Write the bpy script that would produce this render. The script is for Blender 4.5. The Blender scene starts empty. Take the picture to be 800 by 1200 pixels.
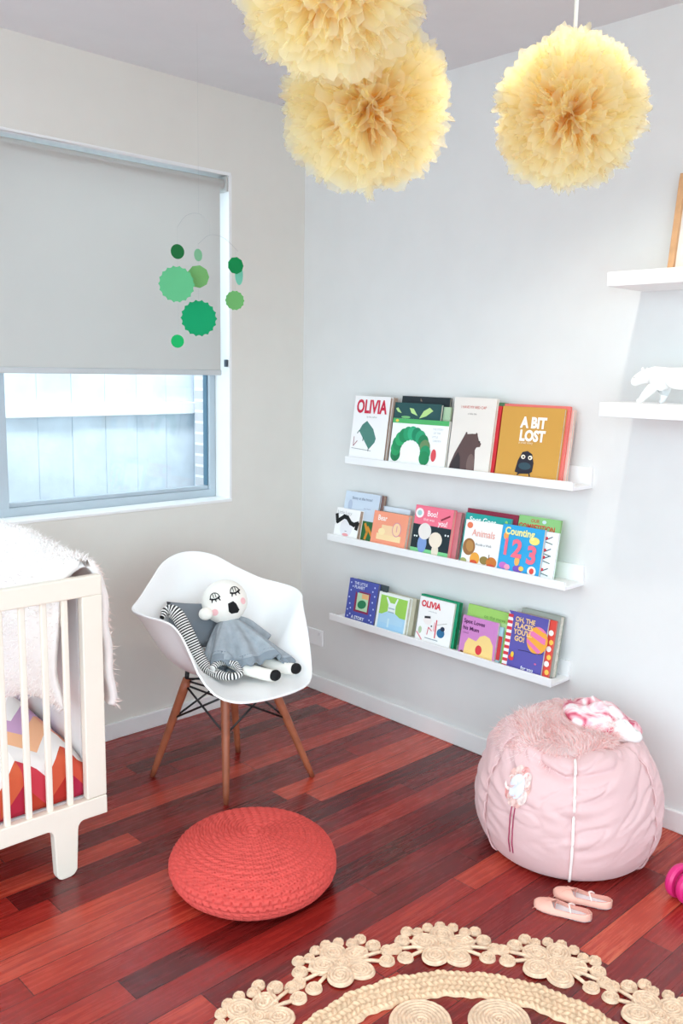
import bpy, bmesh, math, random
from mathutils import Vector, Matrix, noise, Euler
random.seed(7)
C = bpy.context.scene.collection
PI = math.pi
V = Vector
sin, cos, rad = math.sin, math.cos, math.radians

# ------------------------------------------------------------------ materials
def lin(c):
    if isinstance(c, str):
        c = tuple(int(c[i:i+2], 16)/255 for i in (0, 2, 4))
    return tuple(x/12.92 if x <= .04045 else ((x+.055)/1.055)**2.4 for x in c)
MC = {}
def M(col, rough=.5, spec=.5, bump=0, bscale=200, var=0, vscale=8, metal=0, trans=0, sheen=0, coat=0, name=None):
    key = (col, rough, spec, bump, bscale, var, vscale, metal, trans, sheen, coat)
    if key in MC: return MC[key]
    m = bpy.data.materials.new(name or 'paint_%s' % str(col)); m.use_nodes = True
    nt = m.node_tree; b = nt.nodes['Principled BSDF']; c = lin(col)
    b.inputs['Base Color'].default_value = (*c, 1)
    b.inputs['Roughness'].default_value = rough
    b.inputs['Specular IOR Level'].default_value = spec
    b.inputs['Metallic'].default_value = metal
    b.inputs['Sheen Weight'].default_value = sheen
    b.inputs['Coat Weight'].default_value = coat
    tc = nt.nodes.new('ShaderNodeTexCoord')
    n = nt.nodes.new('ShaderNodeTexNoise'); n.inputs['Scale'].default_value = vscale; n.inputs['Detail'].default_value = 5
    nt.links.new(tc.outputs['Object'], n.inputs['Vector'])
    r = nt.nodes.new('ShaderNodeValToRGB')
    v = max(var, .015)
    r.color_ramp.elements[0].color = (*[x*(1-v) for x in c], 1); r.color_ramp.elements[0].position = .3
    r.color_ramp.elements[1].color = (*[min(1, x*(1+v)) for x in c], 1); r.color_ramp.elements[1].position = .7
    nt.links.new(n.outputs['Fac'], r.inputs['Fac']); nt.links.new(r.outputs['Color'], b.inputs['Base Color'])
    if bump:
        n2 = nt.nodes.new('ShaderNodeTexNoise'); n2.inputs['Scale'].default_value = bscale; n2.inputs['Detail'].default_value = 4
        nt.links.new(tc.outputs['Object'], n2.inputs['Vector'])
        bp = nt.nodes.new('ShaderNodeBump'); bp.inputs['Strength'].default_value = bump; bp.inputs['Distance'].default_value = .004
        nt.links.new(n2.outputs['Fac'], bp.inputs['Height']); nt.links.new(bp.outputs['Normal'], b.inputs['Normal'])
    if trans:
        out = nt.nodes['Material Output']; t = nt.nodes.new('ShaderNodeBsdfTranslucent'); t.inputs['Color'].default_value = (*c, 1)
        mx = nt.nodes.new('ShaderNodeMixShader'); mx.inputs[0].default_value = trans
        nt.links.new(b.outputs[0], mx.inputs[1]); nt.links.new(t.outputs[0], mx.inputs[2]); nt.links.new(mx.outputs[0], out.inputs['Surface'])
    MC[key] = m
    return m

def floor_material():
    m = bpy.data.materials.new('jarrah_boards'); m.use_nodes = True; nt = m.node_tree; N = nt.nodes; L = nt.links
    b = N['Principled BSDF']
    tc = N.new('ShaderNodeTexCoord'); sp = N.new('ShaderNodeSeparateXYZ'); L.new(tc.outputs['Object'], sp.inputs[0])
    def math_(op, a, bb=None):
        n = N.new('ShaderNodeMath'); n.operation = op
        for i, q in enumerate((a, bb)):
            if q is None: continue
            if isinstance(q, (int, float)): n.inputs[i].default_value = q
            else: L.new(q, n.inputs[i])
        return n.outputs[0]
    yw = math_('DIVIDE', sp.outputs['Y'], .086); row = math_('FLOOR', yw); fy = math_('FRACT', yw)
    wn = N.new('ShaderNodeTexWhiteNoise'); wn.noise_dimensions = '1D'; L.new(row, wn.inputs['W'])
    xs = math_('ADD', math_('DIVIDE', sp.outputs['X'], .95), math_('MULTIPLY', wn.outputs['Value'], 7.3))
    col = math_('FLOOR', xs); fx = math_('FRACT', xs)
    cb = N.new('ShaderNodeCombineXYZ'); L.new(col, cb.inputs[0]); L.new(row, cb.inputs[1])
    wn2 = N.new('ShaderNodeTexWhiteNoise'); wn2.noise_dimensions = '2D'; L.new(cb.outputs[0], wn2.inputs['Vector'])
    mp = N.new('ShaderNodeMapping'); mp.inputs['Scale'].default_value = (1.6, 26, 1)
    add = N.new('ShaderNodeVectorMath'); add.operation = 'ADD'; L.new(tc.outputs['Object'], add.inputs[0])
    L.new(wn2.outputs['Color'], add.inputs[1]); L.new(add.outputs[0], mp.inputs['Vector'])
    g = N.new('ShaderNodeTexNoise'); g.inputs['Scale'].default_value = 3; g.inputs['Detail'].default_value = 8; g.inputs['Roughness'].default_value = .65
    L.new(mp.outputs[0], g.inputs['Vector'])
    f = math_('ADD', math_('MULTIPLY', wn2.outputs['Value'], .66), math_('MULTIPLY', math_('SUBTRACT', g.outputs['Fac'], .5), .75))
    f = math_('ADD', f, .14)
    r = N.new('ShaderNodeValToRGB'); L.new(f, r.inputs['Fac'])
    els = r.color_ramp.elements
    els[0].position = 0; els[0].color = (*lin(FLOORC[0]), 1); els[1].position = 1; els[1].color = (*lin(FLOORC[4]), 1)
    for p_, c_ in ((.28, FLOORC[1]), (.58, FLOORC[2]), (.82, FLOORC[3])):
        e = els.new(p_); e.color = (*lin(c_), 1)
    e1 = math_('LESS_THAN', fy, .022); e2 = math_('LESS_THAN', fx, .0022); gap = math_('MAXIMUM', e1, e2)
    mx = N.new('ShaderNodeMix'); mx.data_type = 'RGBA'; L.new(gap, mx.inputs[0]); L.new(r.outputs['Color'], mx.inputs[6]); mx.inputs[7].default_value = (*lin('2a0806'), 1)
    L.new(mx.outputs[2], b.inputs['Base Color'])
    rr = math_('ADD', math_('MULTIPLY', g.outputs['Fac'], .14), .2); L.new(rr, b.inputs['Roughness'])
    b.inputs['Specular IOR Level'].default_value = .42
    b.inputs['Coat Weight'].default_value = .18; b.inputs['Coat Roughness'].default_value = .2
    bp = N.new('ShaderNodeBump'); bp.inputs['Strength'].default_value = .25; bp.inputs['Distance'].default_value = .001
    h = math_('SUBTRACT', math_('MULTIPLY', g.outputs['Fac'], .4), gap); L.new(h, bp.inputs['Height']); L.new(bp.outputs['Normal'], b.inputs['Normal'])
    return m
FLOORC = ('3f0a08', '6e1413', '98261e', 'c04a34', 'e28660')

# ------------------------------------------------------------------ mesh builder
class MB:
    def __init__(s): s.v = []; s.f = []; s.m = []; s.mats = []
    def mi(s, mat):
        if mat not in s.mats: s.mats.append(mat)
        return s.mats.index(mat)
    def add(s, vs, fs, mat):
        o = len(s.v); s.v += [V(v) for v in vs]; k = s.mi(mat)
        for f in fs: s.f.append([i+o for i in f]); s.m.append(k)
    def box(s, x0, x1, y0, y1, z0, z1, mat):
        vs = [(x, y, z) for x in (x0, x1) for y in (y0, y1) for z in (z0, z1)]
        s.add(vs, [(0, 1, 3, 2), (4, 6, 7, 5), (0, 4, 5, 1), (2, 3, 7, 6), (0, 2, 6, 4), (1, 5, 7, 3)], mat)
    def grid(s, fn, nu, nv, mat, cu=False, cv=False):
        vs = [fn(i/(nu if cu else nu-1), j/(nv if cv else nv-1)) for i in range(nu) for j in range(nv)]
        fs = []
        for i in range(nu if cu else nu-1):
            for j in range(nv if cv else nv-1):
                a, b = i, (i+1) % nu; c, d = j, (j+1) % nv
                fs.append((a*nv+c, b*nv+c, b*nv+d, a*nv+d))
        s.add(vs, fs, mat)
    def tube(s, pts, rad_, mat, n=10, caps=True):
        pts = [V(p) for p in pts]; k = len(pts)
        if not isinstance(rad_, (list, tuple)): rad_ = [rad_]*k
        vs = []; up = None
        for i, p in enumerate(pts):
            t = (pts[min(i+1, k-1)]-pts[max(i-1, 0)]).normalized()
            if up is None: up = V((0, 0, 1)) if abs(t.z) < .9 else V((1, 0, 0))
            a = t.cross(up).normalized(); b = a.cross(t).normalized(); up = b
            for j in range(n):
                th = 2*PI*j/n; vs.append(p+(a*cos(th)+b*sin(th))*rad_[i])
        fs = [(i*n+j, i*n+(j+1) % n, (i+1)*n+(j+1) % n, (i+1)*n+j) for i in range(k-1) for j in range(n)]
        if caps: fs += [tuple(range(n))[::-1], tuple(range((k-1)*n, k*n))]
        s.add(vs, fs, mat)
    def lathe(s, prof, mat, c=(0, 0, 0), n=32, axis='z'):
        vs = []
        for r, z in prof:
            for j in range(n):
                t = 2*PI*j/n; p = (r*cos(t), r*sin(t), z)
                if axis == 'x': p = (z, r*cos(t), r*sin(t))
                if axis == 'y': p = (r*cos(t), z, r*sin(t))
                vs.append(V(p)+V(c))
        k = len(prof)
        fs = [(i*n+j, i*n+(j+1) % n, (i+1)*n+(j+1) % n, (i+1)*n+j) for i in range(k-1) for j in range(n)]
        if prof[0][0] > 1e-6: fs.append(tuple(range(n))[::-1])
        if prof[-1][0] > 1e-6: fs.append(tuple(range((k-1)*n, k*n)))
        s.add(vs, fs, mat)
    def ball(s, c, r, mat, n=20, m=12, rot=None):
        if not isinstance(r, (tuple, list)): r = (r, r, r)
        def fn(u, v):
            th = 2*PI*u; ph = PI*v
            p = V((r[0]*sin(ph)*cos(th), r[1]*sin(ph)*sin(th), r[2]*cos(ph)))
            if rot: p = rot @ p
            return p+V(c)
        s.grid(fn, n, m+1, mat, cu=True)
    def poly(s, pts, mat): s.add(pts, [tuple(range(len(pts)))], mat)
    def build(s, name, parent=None, smooth=False, bevel=0, sub=0, solid=0, seg=2):
        me = bpy.data.meshes.new(name); me.from_pydata([tuple(v) for v in s.v], [], s.f)
        for m in s.mats: me.materials.append(m)
        me.polygons.foreach_set('material_index', s.m)
        bm = bmesh.new(); bm.from_mesh(me); bmesh.ops.remove_doubles(bm, verts=bm.verts, dist=1e-6)
        bmesh.ops.recalc_face_normals(bm, faces=bm.faces); bm.to_mesh(me); bm.free()
        if smooth: me.polygons.foreach_set('use_smooth', [True]*len(me.polygons))
        o = bpy.data.objects.new(name, me); C.objects.link(o)
        if parent: o.parent = parent
        if solid: md = o.modifiers.new('s', 'SOLIDIFY'); md.thickness = solid; md.offset = 0
        if bevel:
            md = o.modifiers.new('b', 'BEVEL'); md.width = bevel; md.segments = seg; md.limit_method = 'ANGLE'
        if sub: md = o.modifiers.new('ss', 'SUBSURF'); md.levels = sub; md.render_levels = sub
        return o
def tag(o, label, cat, group=None, kind=None):
    if label: o['label'] = label
    if cat: o['category'] = cat
    if group: o['group'] = group
    if kind: o['kind'] = kind
    return o
def empty(name, loc=(0, 0, 0), rz=0, label=None, cat=None, group=None):
    o = bpy.data.objects.new(name, None); C.objects.link(o); o.location = loc; o.rotation_euler = (0, 0, rz)
    o.empty_display_size = .05
    return tag(o, label, cat, group)
def struct(o): o['kind'] = 'structure'; return o
def blade(mb, p, d, L, w, mat, droop=.3):
    d = d.normalized(); t = d.cross(V((random.uniform(-1, 1), random.uniform(-1, 1), random.uniform(-1, 1)))).normalized()
    q = p+d*L*.55; e = p+(d+V((random.uniform(-.5, .5), random.uniform(-.5, .5), random.uniform(-.5, .5)-droop)))*L
    mb.add([p-t*w, p+t*w, q+t*w*.8, q-t*w*.8, e], [(0, 1, 2, 3), (3, 2, 4)], mat)
def smoothstep(a, b, x):
    t = max(0, min(1, (x-a)/(b-a))); return t*t*(3-2*t)
def nz(p, s=1): return noise.noise(V(p)*s)
def crom(tab, t, closed=None):
    # tab rows: (key, values...) ; periodic in 360 when closed
    n = len(tab)
    ks = [r[0] for r in tab]
    if closed:
        t = t % closed
        i = max(j for j in range(n) if ks[j] <= t)
        get = lambda j: (ks[j % n]+closed*(j//n), tab[j % n][1:])
    else:
        t = max(ks[0], min(ks[-1], t)); i = max(j for j in range(n-1) if ks[j] <= t)
        get = lambda j: (ks[max(0, min(n-1, j))], tab[max(0, min(n-1, j))][1:])
    (k0, a), (k1, b), (k2, c), (k3, d) = get(i-1), get(i), get(i+1), get(i+2)
    u = (t-k1)/(k2-k1); out = []
    for A, B, Cc, D in zip(a, b, c, d):
        m1 = (Cc-A)/max(1e-6, (k2-k0))*(k2-k1); m2 = (D-B)/max(1e-6, (k3-k1))*(k2-k1)
        out.append((2*u**3-3*u**2+1)*B+(u**3-2*u**2+u)*m1+(-2*u**3+3*u**2)*Cc+(u**3-u**2)*m2)
    return out

# ------------------------------------------------------------------ camera
r_ = V((0.72302755, -0.69061899, 0.01663067)); u_ = V((0.09597995, 0.1242661, 0.98759596)); f_ = V((0.68411915, 0.71246288, -0.15613338))
CAM = V((-2.6886, -3.06363, 1.46438))
cd = bpy.data.cameras.new('camera'); cam = bpy.data.objects.new('camera', cd); C.objects.link(cam)
cd.sensor_fit = 'VERTICAL'; cd.sensor_height = 36; cd.lens = 1051.4/1200*36; cd.clip_start = .05
cam.matrix_world = Matrix(((r_.x, u_.x, -f_.x, CAM.x), (r_.y, u_.y, -f_.y, CAM.y), (r_.z, u_.z, -f_.z, CAM.z), (0, 0, 0, 1)))
bpy.context.scene.camera = cam

# ------------------------------------------------------------------ room
H = 2.555
XL, YB = -3.9, -4.3
wallm = M('e3e3e1', .75, .3, bump=.06, bscale=220, name='wall_paint_white')
walll = M('e3e0d8', .8, .3, bump=.06, bscale=220, name='wall_paint_warmlit')  # wall paint with the warm downlight tint put into its colour
ceilm = M('dfe0e2', .85, .2, name='ceiling_paint')
gloss_white = M('f1f1f0', .35, .5, name='gloss_white_paint')
b = MB(); b.box(XL, .12, YB, .14, -.1, 0, floor_material()); struct(b.build('floor'))
b = MB(); b.box(XL, .12, YB, .14, H, H+.1, ceilm); struct(b.build('ceiling'))
b = MB(); b.box(0, .12, YB, .14, 0, H, wallm); struct(b.build('wall_right'))
b = MB(); b.box(-.9, .12, YB-.12, YB, 0, H, wallm); struct(b.build('fill_block_wall'))  # unseen wall section, added and cut short to shape the fill light
WX0, WX1, WZ0, WZ1 = -2.3, -.398, .903, 2.245
b = MB()
b.box(XL, 0, 0, .14, 0, WZ0, walll); b.box(XL, 0, 0, .14, WZ1, H, walll)
b.box(XL, WX0, 0, .14, WZ0, WZ1, walll); b.box(WX1, 0, 0, .14, WZ0, WZ1, walll)
struct(b.build('wall_left'))
b = MB(); b.box(XL, -.012, -.014, 0, 0, .068, gloss_white); struct(b.build('baseboard_left', bevel=.004))
b = MB(); b.box(-.014, 0, YB, 0, 0, .072, gloss_white); struct(b.build('baseboard_right', bevel=.004))
# window reveal lining and aluminium frame
b = MB(); t = .012
b.box(WX0, WX1, -.004, .1, WZ0, WZ0+t, gloss_white); b.box(WX0, WX1, -.002, .1, WZ1-t, WZ1, gloss_white)
b.box(WX0, WX0+t, -.002, .1, WZ0+t, WZ1-t, gloss_white); b.box(WX1-t, WX1, -.002, .1, WZ0+t, WZ1-t, gloss_white)
struct(b.build('trim_1', bevel=.002))
alu = M('b8c4cc', .4, .5, metal=.2, name='aluminium')
alud = M('4d7186', .4, .5, name='dark_window_gasket')
win = empty('window_1', ((WX0+WX1)/2, .1, WZ0)); struct(win)
def wbox(name, x0, x1, y0, y1, z0, z1, m):
    b = MB(); cx, cz = (WX0+WX1)/2, WZ0; b.box(x0-cx, x1-cx, y0-.1, y1-.1, z0-cz, z1-cz, m); return b.build(name, win, bevel=.003)
fx1 = WX1-.012; fx0 = WX0+.012; fz0 = WZ0+.012; fz1 = WZ1-.012
b = MB(); cx, cz = (WX0+WX1)/2, WZ0
for (x0, x1, z0, z1, m) in ((fx0, fx1, fz0, fz0+.032, alu), (fx0, fx1, fz1-.032, fz1, alu), (fx0, fx0+.03, fz0+.032, fz1-.032, alu), (fx1-.03, fx1, fz0+.032, fz1-.032, alu)):
    b.box(x0-cx, x1-cx, 0, .045, z0-cz, z1-cz, m)
for (x0, x1, z0, z1) in ((fx0+.0302, fx1-.0302, fz0+.0322, fz0+.048), (fx1-.036, fx1-.0302, fz0+.0485, fz1-.0325)):
    b.box(x0-cx, x1-cx, .012, .04, z0-cz, z1-cz, alu if z1-z0 < .1 else alud)
b.build('window_frame', win, bevel=.002)
wbox('window_mullion', -1.365, -1.325, .1, .145, fz0+.03, fz1-.03, alu)
gm = bpy.data.materials.new('window_glass'); gm.use_nodes = True; nt = gm.node_tree
g = nt.nodes.new('ShaderNodeBsdfGlass'); g.inputs['IOR'].default_value = 1.01; g.inputs['Roughness'].default_value = 0
tr = nt.nodes.new('ShaderNodeBsdfTransparent'); gl = nt.nodes.new('ShaderNodeBsdfGlossy'); gl.inputs['Roughness'].default_value = .02
mx = nt.nodes.new('ShaderNodeMixShader'); mx.inputs[0].default_value = .04
nt.links.new(tr.outputs[0], mx.inputs[1]); nt.links.new(gl.outputs[0], mx.inputs[2]); nt.links.new(mx.outputs[0], nt.nodes['Material Output'].inputs[0])
wbox('window_pane', -1.33, fx1-.03, .124, .128, fz0+.04, fz1-.03, gm); wbox('window_pane', fx0+.03, -1.36, .124, .128, fz0+.04, fz1-.03, gm)

# roller blind
fab = M('dfdcd8', .9, .1, bump=.15, bscale=500, trans=.5, name='blind_fabric')
bl = empty('roller_blind', (-1.35, .03, WZ1-.045), label='pale grey roller blind pulled halfway down over the window', cat='blind')
b = MB(); b.lathe([(.0, -.9), (.021, -.9), (.021, .925), (0, .925)], fab, n=24, axis='x'); b.build('roller', bl, smooth=False)
b = MB(); b.box(-.9, .915-.012, -.021, -.0195, WZ1*0-.745, .0, fab); b.build('fabric', bl)
b = MB(); b.box(-.9, .905, -.027, -.013, -.765, -.743, M('c9cccd', .5, name='bar_plastic')); b.build('bottom_bar', bl, bevel=.004)
b = MB(); b.box(.93, .938, -.028, .028, -.03, .03, M('c8c8c4', .5)); b.box(.925, .931, -.006, .006, -.012, .012, M('5b5a56', .5)); b.build('bracket', bl, bevel=.002)
b = MB(); b.box(.928, .9385, -.025, -.01, -.73, -.70, M('3a4450', .4)); b.build('cord_clip', bl, bevel=.002)

# outside: paling fence, brick pier
fm = M('ccd8e2', .9, .2, bump=.3, bscale=40, var=.12, vscale=6, name='weathered_timber')
fr = empty('paling_fence', (-.6, .8, 0), label='weathered grey paling fence seen through the window', cat='fence')
x = -2.4
while x < 1.3:
    b = MB(); b.box(x+.6+.0005, x+.6+.1685, -.0+random.uniform(0, .008), .02, -.3, 2.1, fm); b.build('paling', fr, bevel=.004); x += .169
for z0 in (1.232, .25):
    b = MB(); b.box(-1.9, 1.9, -.025, 0, z0, z0+.06, M('e6eaee', .8, name='pale_rail')); b.build('rail', fr, bevel=.004)
bm_ = bpy.data.materials.new('pale_brick'); bm_.use_nodes = True; nt = bm_.node_tree
bt = nt.nodes.new('ShaderNodeTexBrick'); bt.inputs['Color1'].default_value = (.62, .6, .62, 1); bt.inputs['Color2'].default_value = (.5, .5, .53, 1); bt.inputs['Mortar'].default_value = (.85, .85, .86, 1)
bt.inputs['Scale'].default_value = 4.6; bt.inputs['Mortar Size'].default_value = .03
tc = nt.nodes.new('ShaderNodeTexCoord'); mp = nt.nodes.new('ShaderNodeMapping'); mp.inputs['Rotation'].default_value = (PI/2, 0, 0)
nt.links.new(tc.outputs['Object'], mp.inputs['Vector']); nt.links.new(mp.outputs[0], bt.inputs['Vector']); nt.links.new(bt.outputs['Color'], nt.nodes['Principled BSDF'].inputs['Base Color'])
b = MB(); b.box(-.02, .3, -.1, .1, 0, 2.2, bm_); o = b.build('brick_pier', bevel=.003); o.location = (-.07, .62, 0)
tag(o, 'pale brick pier beside the fence at the right edge of the window', 'pier')
b = MB(); b.box(-4.5, 3, .14, 4, -.4, -.1, M('a9a9a5', .9, name='outside_paving')); struct(b.build('ground'))

# ------------------------------------------------------------------ picture ledges
lw = M('f3f3f3', .45, name='ledge_white')
def ledge(y0, y1, zb, label):
    root = empty('picture_ledge', (0, (y0+y1)/2, zb), label=label, cat='shelf', group='white picture ledges on the right wall')
    h = (y0-y1)/2
    b = MB(); b.box(-.112, 0, -h, h, 0, .012, lw); b.build('shelf_board', root, bevel=.0015)
    b = MB(); b.box(-.122, -.112, -h, h, 0, .029, lw); b.build('front_lip', root, bevel=.0015)
    b = MB(); b.box(-.012, 0, -h, h, .012, .07, lw); b.build('back_rail', root, bevel=.0015)
ledge(-.405, -1.482, 1.085, 'long white picture ledge, topmost of three, with the mustard orange book at its right end')
ledge(-.305, -1.472, .747, 'long white picture ledge, middle of three, holding the blue counting book')
ledge(-.325, -1.44, .400, 'long white picture ledge, lowest of three, nearest the skirting board')

# ------------------------------------------------------------------ books
def text_mesh(body, size, bold=.0, align='LEFT', xs=1.0):
    cu = bpy.data.curves.new('t', 'FONT'); cu.body = body; cu.size = size; cu.offset = bold; cu.align_x = align; cu.resolution_u = 3
    o = bpy.data.objects.new('t', cu); C.objects.link(o); bpy.context.view_layer.update()
    me = bpy.data.meshes.new_from_object(o.evaluated_get(bpy.context.evaluated_depsgraph_get()))
    vs = [(v.co.x*xs, v.co.y) for v in me.vertices]; fs = [tuple(p.vertices) for p in me.polygons]
    bpy.data.objects.remove(o); bpy.data.curves.remove(cu); bpy.data.meshes.remove(me)
    return vs, fs
PL = []
def stack(y0, y1, xb, zb, th, lean):
    # a book behind others rests flush against the back of the last one it overlaps
    for (a0, a1, x_, z_, t_, l_) in PL:
        if z_ == zb and min(a0, y0)-max(a1, y1) > .002 and xb > x_-.004:
            need = x_+(t_+.0012)/cos(rad(l_))
            xb = need; lean = l_
    PL.append((y0, y1, xb, zb, th, lean)); return xb, lean
def pm(c): return M(c, .55, .4, name='print_'+c)
pagem = M('d9d2c4', .8, .2, bump=.3, bscale=300, var=.08, vscale=90, name='page_edges')
pageb = M('b59d8c', .8, .2, var=.12, vscale=90, name='tan_page_edges')
def book(name, label, y0, y1, h, xb, zb, th, cover, title=(), art=(), lean=8, pages=None, spine=None, board=False, group=None):
    """title: list of (text,u,v,size_rel_height,colour,bold,xscale); art: list of shapes in u,v units (0..1, origin bottom-left)"""
    w = abs(y1-y0)
    xb, lean = stack(y0, y1, xb, zb, th, lean)
    root = empty(name, (xb, y0, zb+th*sin(rad(lean))+.0003), label=label, cat='book', group=group)
    root.rotation_euler = (-rad(lean), 0, -PI/2)
    cm = pm(cover); tk = .002; ov = 0 if board else .003
    b = MB(); b.box(0, w, 0, tk, 0, h, cm); b.box(0, w, th-tk, th, 0, h, cm); b.box(0, tk, 0, th, 0, h, pm(spine) if spine else cm)
    b.build('cover', root, bevel=.0007, seg=1)
    b = MB(); b.box(tk, w-ov, tk, th-tk, ov, h-ov, pages or pagem)
    b.build('page_block', root)
    k = [0]
    if art:
        b = MB()
        for a in art:
            k[0] += 1; yy = -.0003-.00012*k[0]
            t_, col = a[0], pm(a[-1])
            if t_ == 'e':      # ellipse u,v,ru,rv,rot   (radii relative to width / height)
                _, u, v, ru, rv, ro, _c = a
                pts = []
                for i in range(28):
                    th_ = 2*PI*i/28; px, pz = ru*w*cos(th_), rv*h*sin(th_); c_, s_ = cos(rad(ro)), sin(rad(ro))
                    pts.append((u*w+px*c_-pz*s_, yy, v*h+px*s_+pz*c_))
                b.poly(pts, col)
            elif t_ == 'r': _, u0, v0, u1, v1, _c = a; b.poly([(u0*w, yy, v0*h), (u1*w, yy, v0*h), (u1*w, yy, v1*h), (u0*w, yy, v1*h)], col)
            elif t_ == 'p': b.poly([(u*w, yy, v*h) for u, v in a[1]], col)
            elif t_ == 'l':    # polyline stroke, width relative to width
                _, pts, wd, _c = a
                for (ua, va), (ub, vb) in zip(pts, pts[1:]):
                    A = V((ua*w, yy, va*h)); B = V((ub*w, yy, vb*h)); d = (B-A).normalized(); n = V((-d.z, 0, d.x))*wd*w/2; e = d*wd*w/3
                    b.poly([A-e-n, B+e-n, B+e+n, A-e+n], col)
            elif t_ == 's':    # scalloped rosette
                _, u, v, ru, n_, _c = a
                pts = [(u*w+ru*w*(1+.1*cos(n_*2*PI*i/64))*cos(2*PI*i/64), yy, v*h+ru*w*(1+.1*cos(n_*2*PI*i/64))*sin(2*PI*i/64)) for i in range(64)]
                b.poly(pts, col)
        o = b.build('cover_picture', root)
    if title:
        b = MB()
        for i, (s, u, v, sz, col, bold, xs) in enumerate(title):
            vs, fs = text_mesh(s, sz*h, bold*sz*h, xs=xs)
            yy = -.0008-.00012*(k[0]+i)
            b.add([(u*w+x, yy, v*h+z) for x, z in vs], fs, pm(col))
        b.build('title', root)
    return root
Z1, Z2, Z3 = 1.0975, .7595, .4125
def ell(*a): return ('e',)+a
G1, G2, G3 = 'picture books on the top ledge', 'picture books on the middle ledge', 'picture books on the lowest ledge'
green = '1f8f5c'
# top ledge ---------------------------------------------------------------
book('picture_book', 'white book with tall red OLIVIA title and a green sofa, first on the top ledge', -.401, -.600, .264, -.098, Z1, .016, 'f6f4f3',
     title=[('OLIVIA', .08, .745, .28, 'cf2444', .035, .74), ('by the author', .4, .67, .04, '9c9a98', 0, 1)],
     art=[('p', [(.30, .56), (.42, .62), (.62, .50), (.72, .36), (.70, .30), (.56, .19), (.52, .21), (.22, .46)], '4e8478'),
          ('l', [(.22, .46), (.18, .42)], .02, '3b5c54'), ('l', [(.36, .36), (.36, .31)], .02, '3b5c54'), ('l', [(.54, .2), (.54, .16)], .02, '3b5c54'),
          ('l', [(.10, .36), (.10, .22), (.2, .3)], .015, '9a4a54'), ('l', [(.06, .185), (.62, .165)], .01, '8a8a88')], pages=pageb, group=G1)
book('picture_book', 'brown-edged book standing close behind the first white OLIVIA book', -.409, -.606, .262, -.080, Z1, .02, 'b9a496', pages=pageb, group=G1)
book('picture_book', 'white book with a green top band and leafy green arch on its cover', -.627, -.914, .184, -.098, Z1, .012, 'f7f8f6',
     title=[('THE STORY', .74, .80, .055, 'b9bfc4', 0, 1), ('OF THE', .76, .72, .055, 'b9bfc4', 0, 1), ('LITTLE', .74, .64, .055, 'b9bfc4', 0, 1), ('GARDEN', .76, .56, .055, 'b9bfc4', 0, 1)],
     art=[('r', 0, .9, 1, 1, '4fb368'), ('e', .08, .95, .03, .03, 0, 'e5c94f')] +
         [ell(.38+.27*cos(rad(a)), .30+.40*sin(rad(a)), .09, .15, 0, c) for a, c in zip(range(190, -15, -17), ['167a4c', '249b5e', '1a8a55', '2aa868', '178a57', '1f9a66', '2fae7c', '15875e', '24a070', '187f52', '6b8a5c', '1e9360', '178552'])] +
         [ell(.80, .28, .045, .13, 0, 'd94a52'), ('l', [(.10, .2), (.14, .1)], .01, '2d6b45')], group=G1)
book('picture_book', 'dark teal book with pale green leaves peeping above the green-banded book', -.616, -.856, .245, -.080, Z1, .014, '234f50',
     art=[('p', [(.03, .90), (.13, .94), (.28, .90), (.16, .83), (.08, .85)], 'b9dd8e'), ('p', [(.33, .92), (.42, .91), (.52, .80), (.38, .84)], 'b9dd8e'),
          ('p', [(.56, .76), (.64, .88), (.76, .94), (.84, .89), (.70, .80)], 'b9dd8e'), ('e', .27, .77, .1, .02, 0, '7cc07a')], group=G1)
book('picture_book', 'pale green book edge behind the dark teal leafy book', -.640, -.889, .236, -.063, Z1, .010, 'b6d3b0', group=G1)
book('picture_book', 'black book, rearmost and tallest behind the dark teal leafy book', -.625, -.872, .271, -.052, Z1, .010, '1d2a30',
     art=[('p', [(.12, .97), (.4, .975), (.44, .93), (.14, .94)], '8b7364')], group=G1)
book('picture_book', 'cream book with a big brown rounded animal on its cover and small red title', -.926, -1.118, .276, -.098, Z1, .014, 'e9e2da',
     title=[('I HAVE MY RED CAP', .18, .855, .052, 'c9564a', .0, .9), ('a little tale', .36, .775, .035, '77706c', 0, 1)],
     art=[('p', [(.04, 0), (.07, .10), (.16, .26), (.30, .44), (.36, .52), (.37, .545), (.40, .54), (.41, .515), (.52, .525), (.60, .525), (.62, .545), (.65, .53), (.66, .50), (.70, .44), (.76, .40), (.74, .36), (.66, .35), (.63, .31), (.65, .2), (.67, 0)], '5c4543'),
          ('p', [(.04, 0), (.12, .14), (.24, .27), (.30, .2), (.34, .0)], '352b2e'), ('e', .56, .12, .09, .14, 0, '77605c'), ('e', .715, .425, .02, .012, 0, '241c1e')], group=G1)
book('picture_book', 'red book showing as a thin strip right of the brown animal cover', -.940, -1.131, .250, -.082, Z1, .013, 'd8313c', pages=pm('d8313c'), group=G1)
book('picture_book', 'green-backed book behind the thin red book on the top ledge', -.950, -1.138, .262, -.066, Z1, .014, '5c8a66', pages=M('8e9a88', .8), group=G1)
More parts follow.
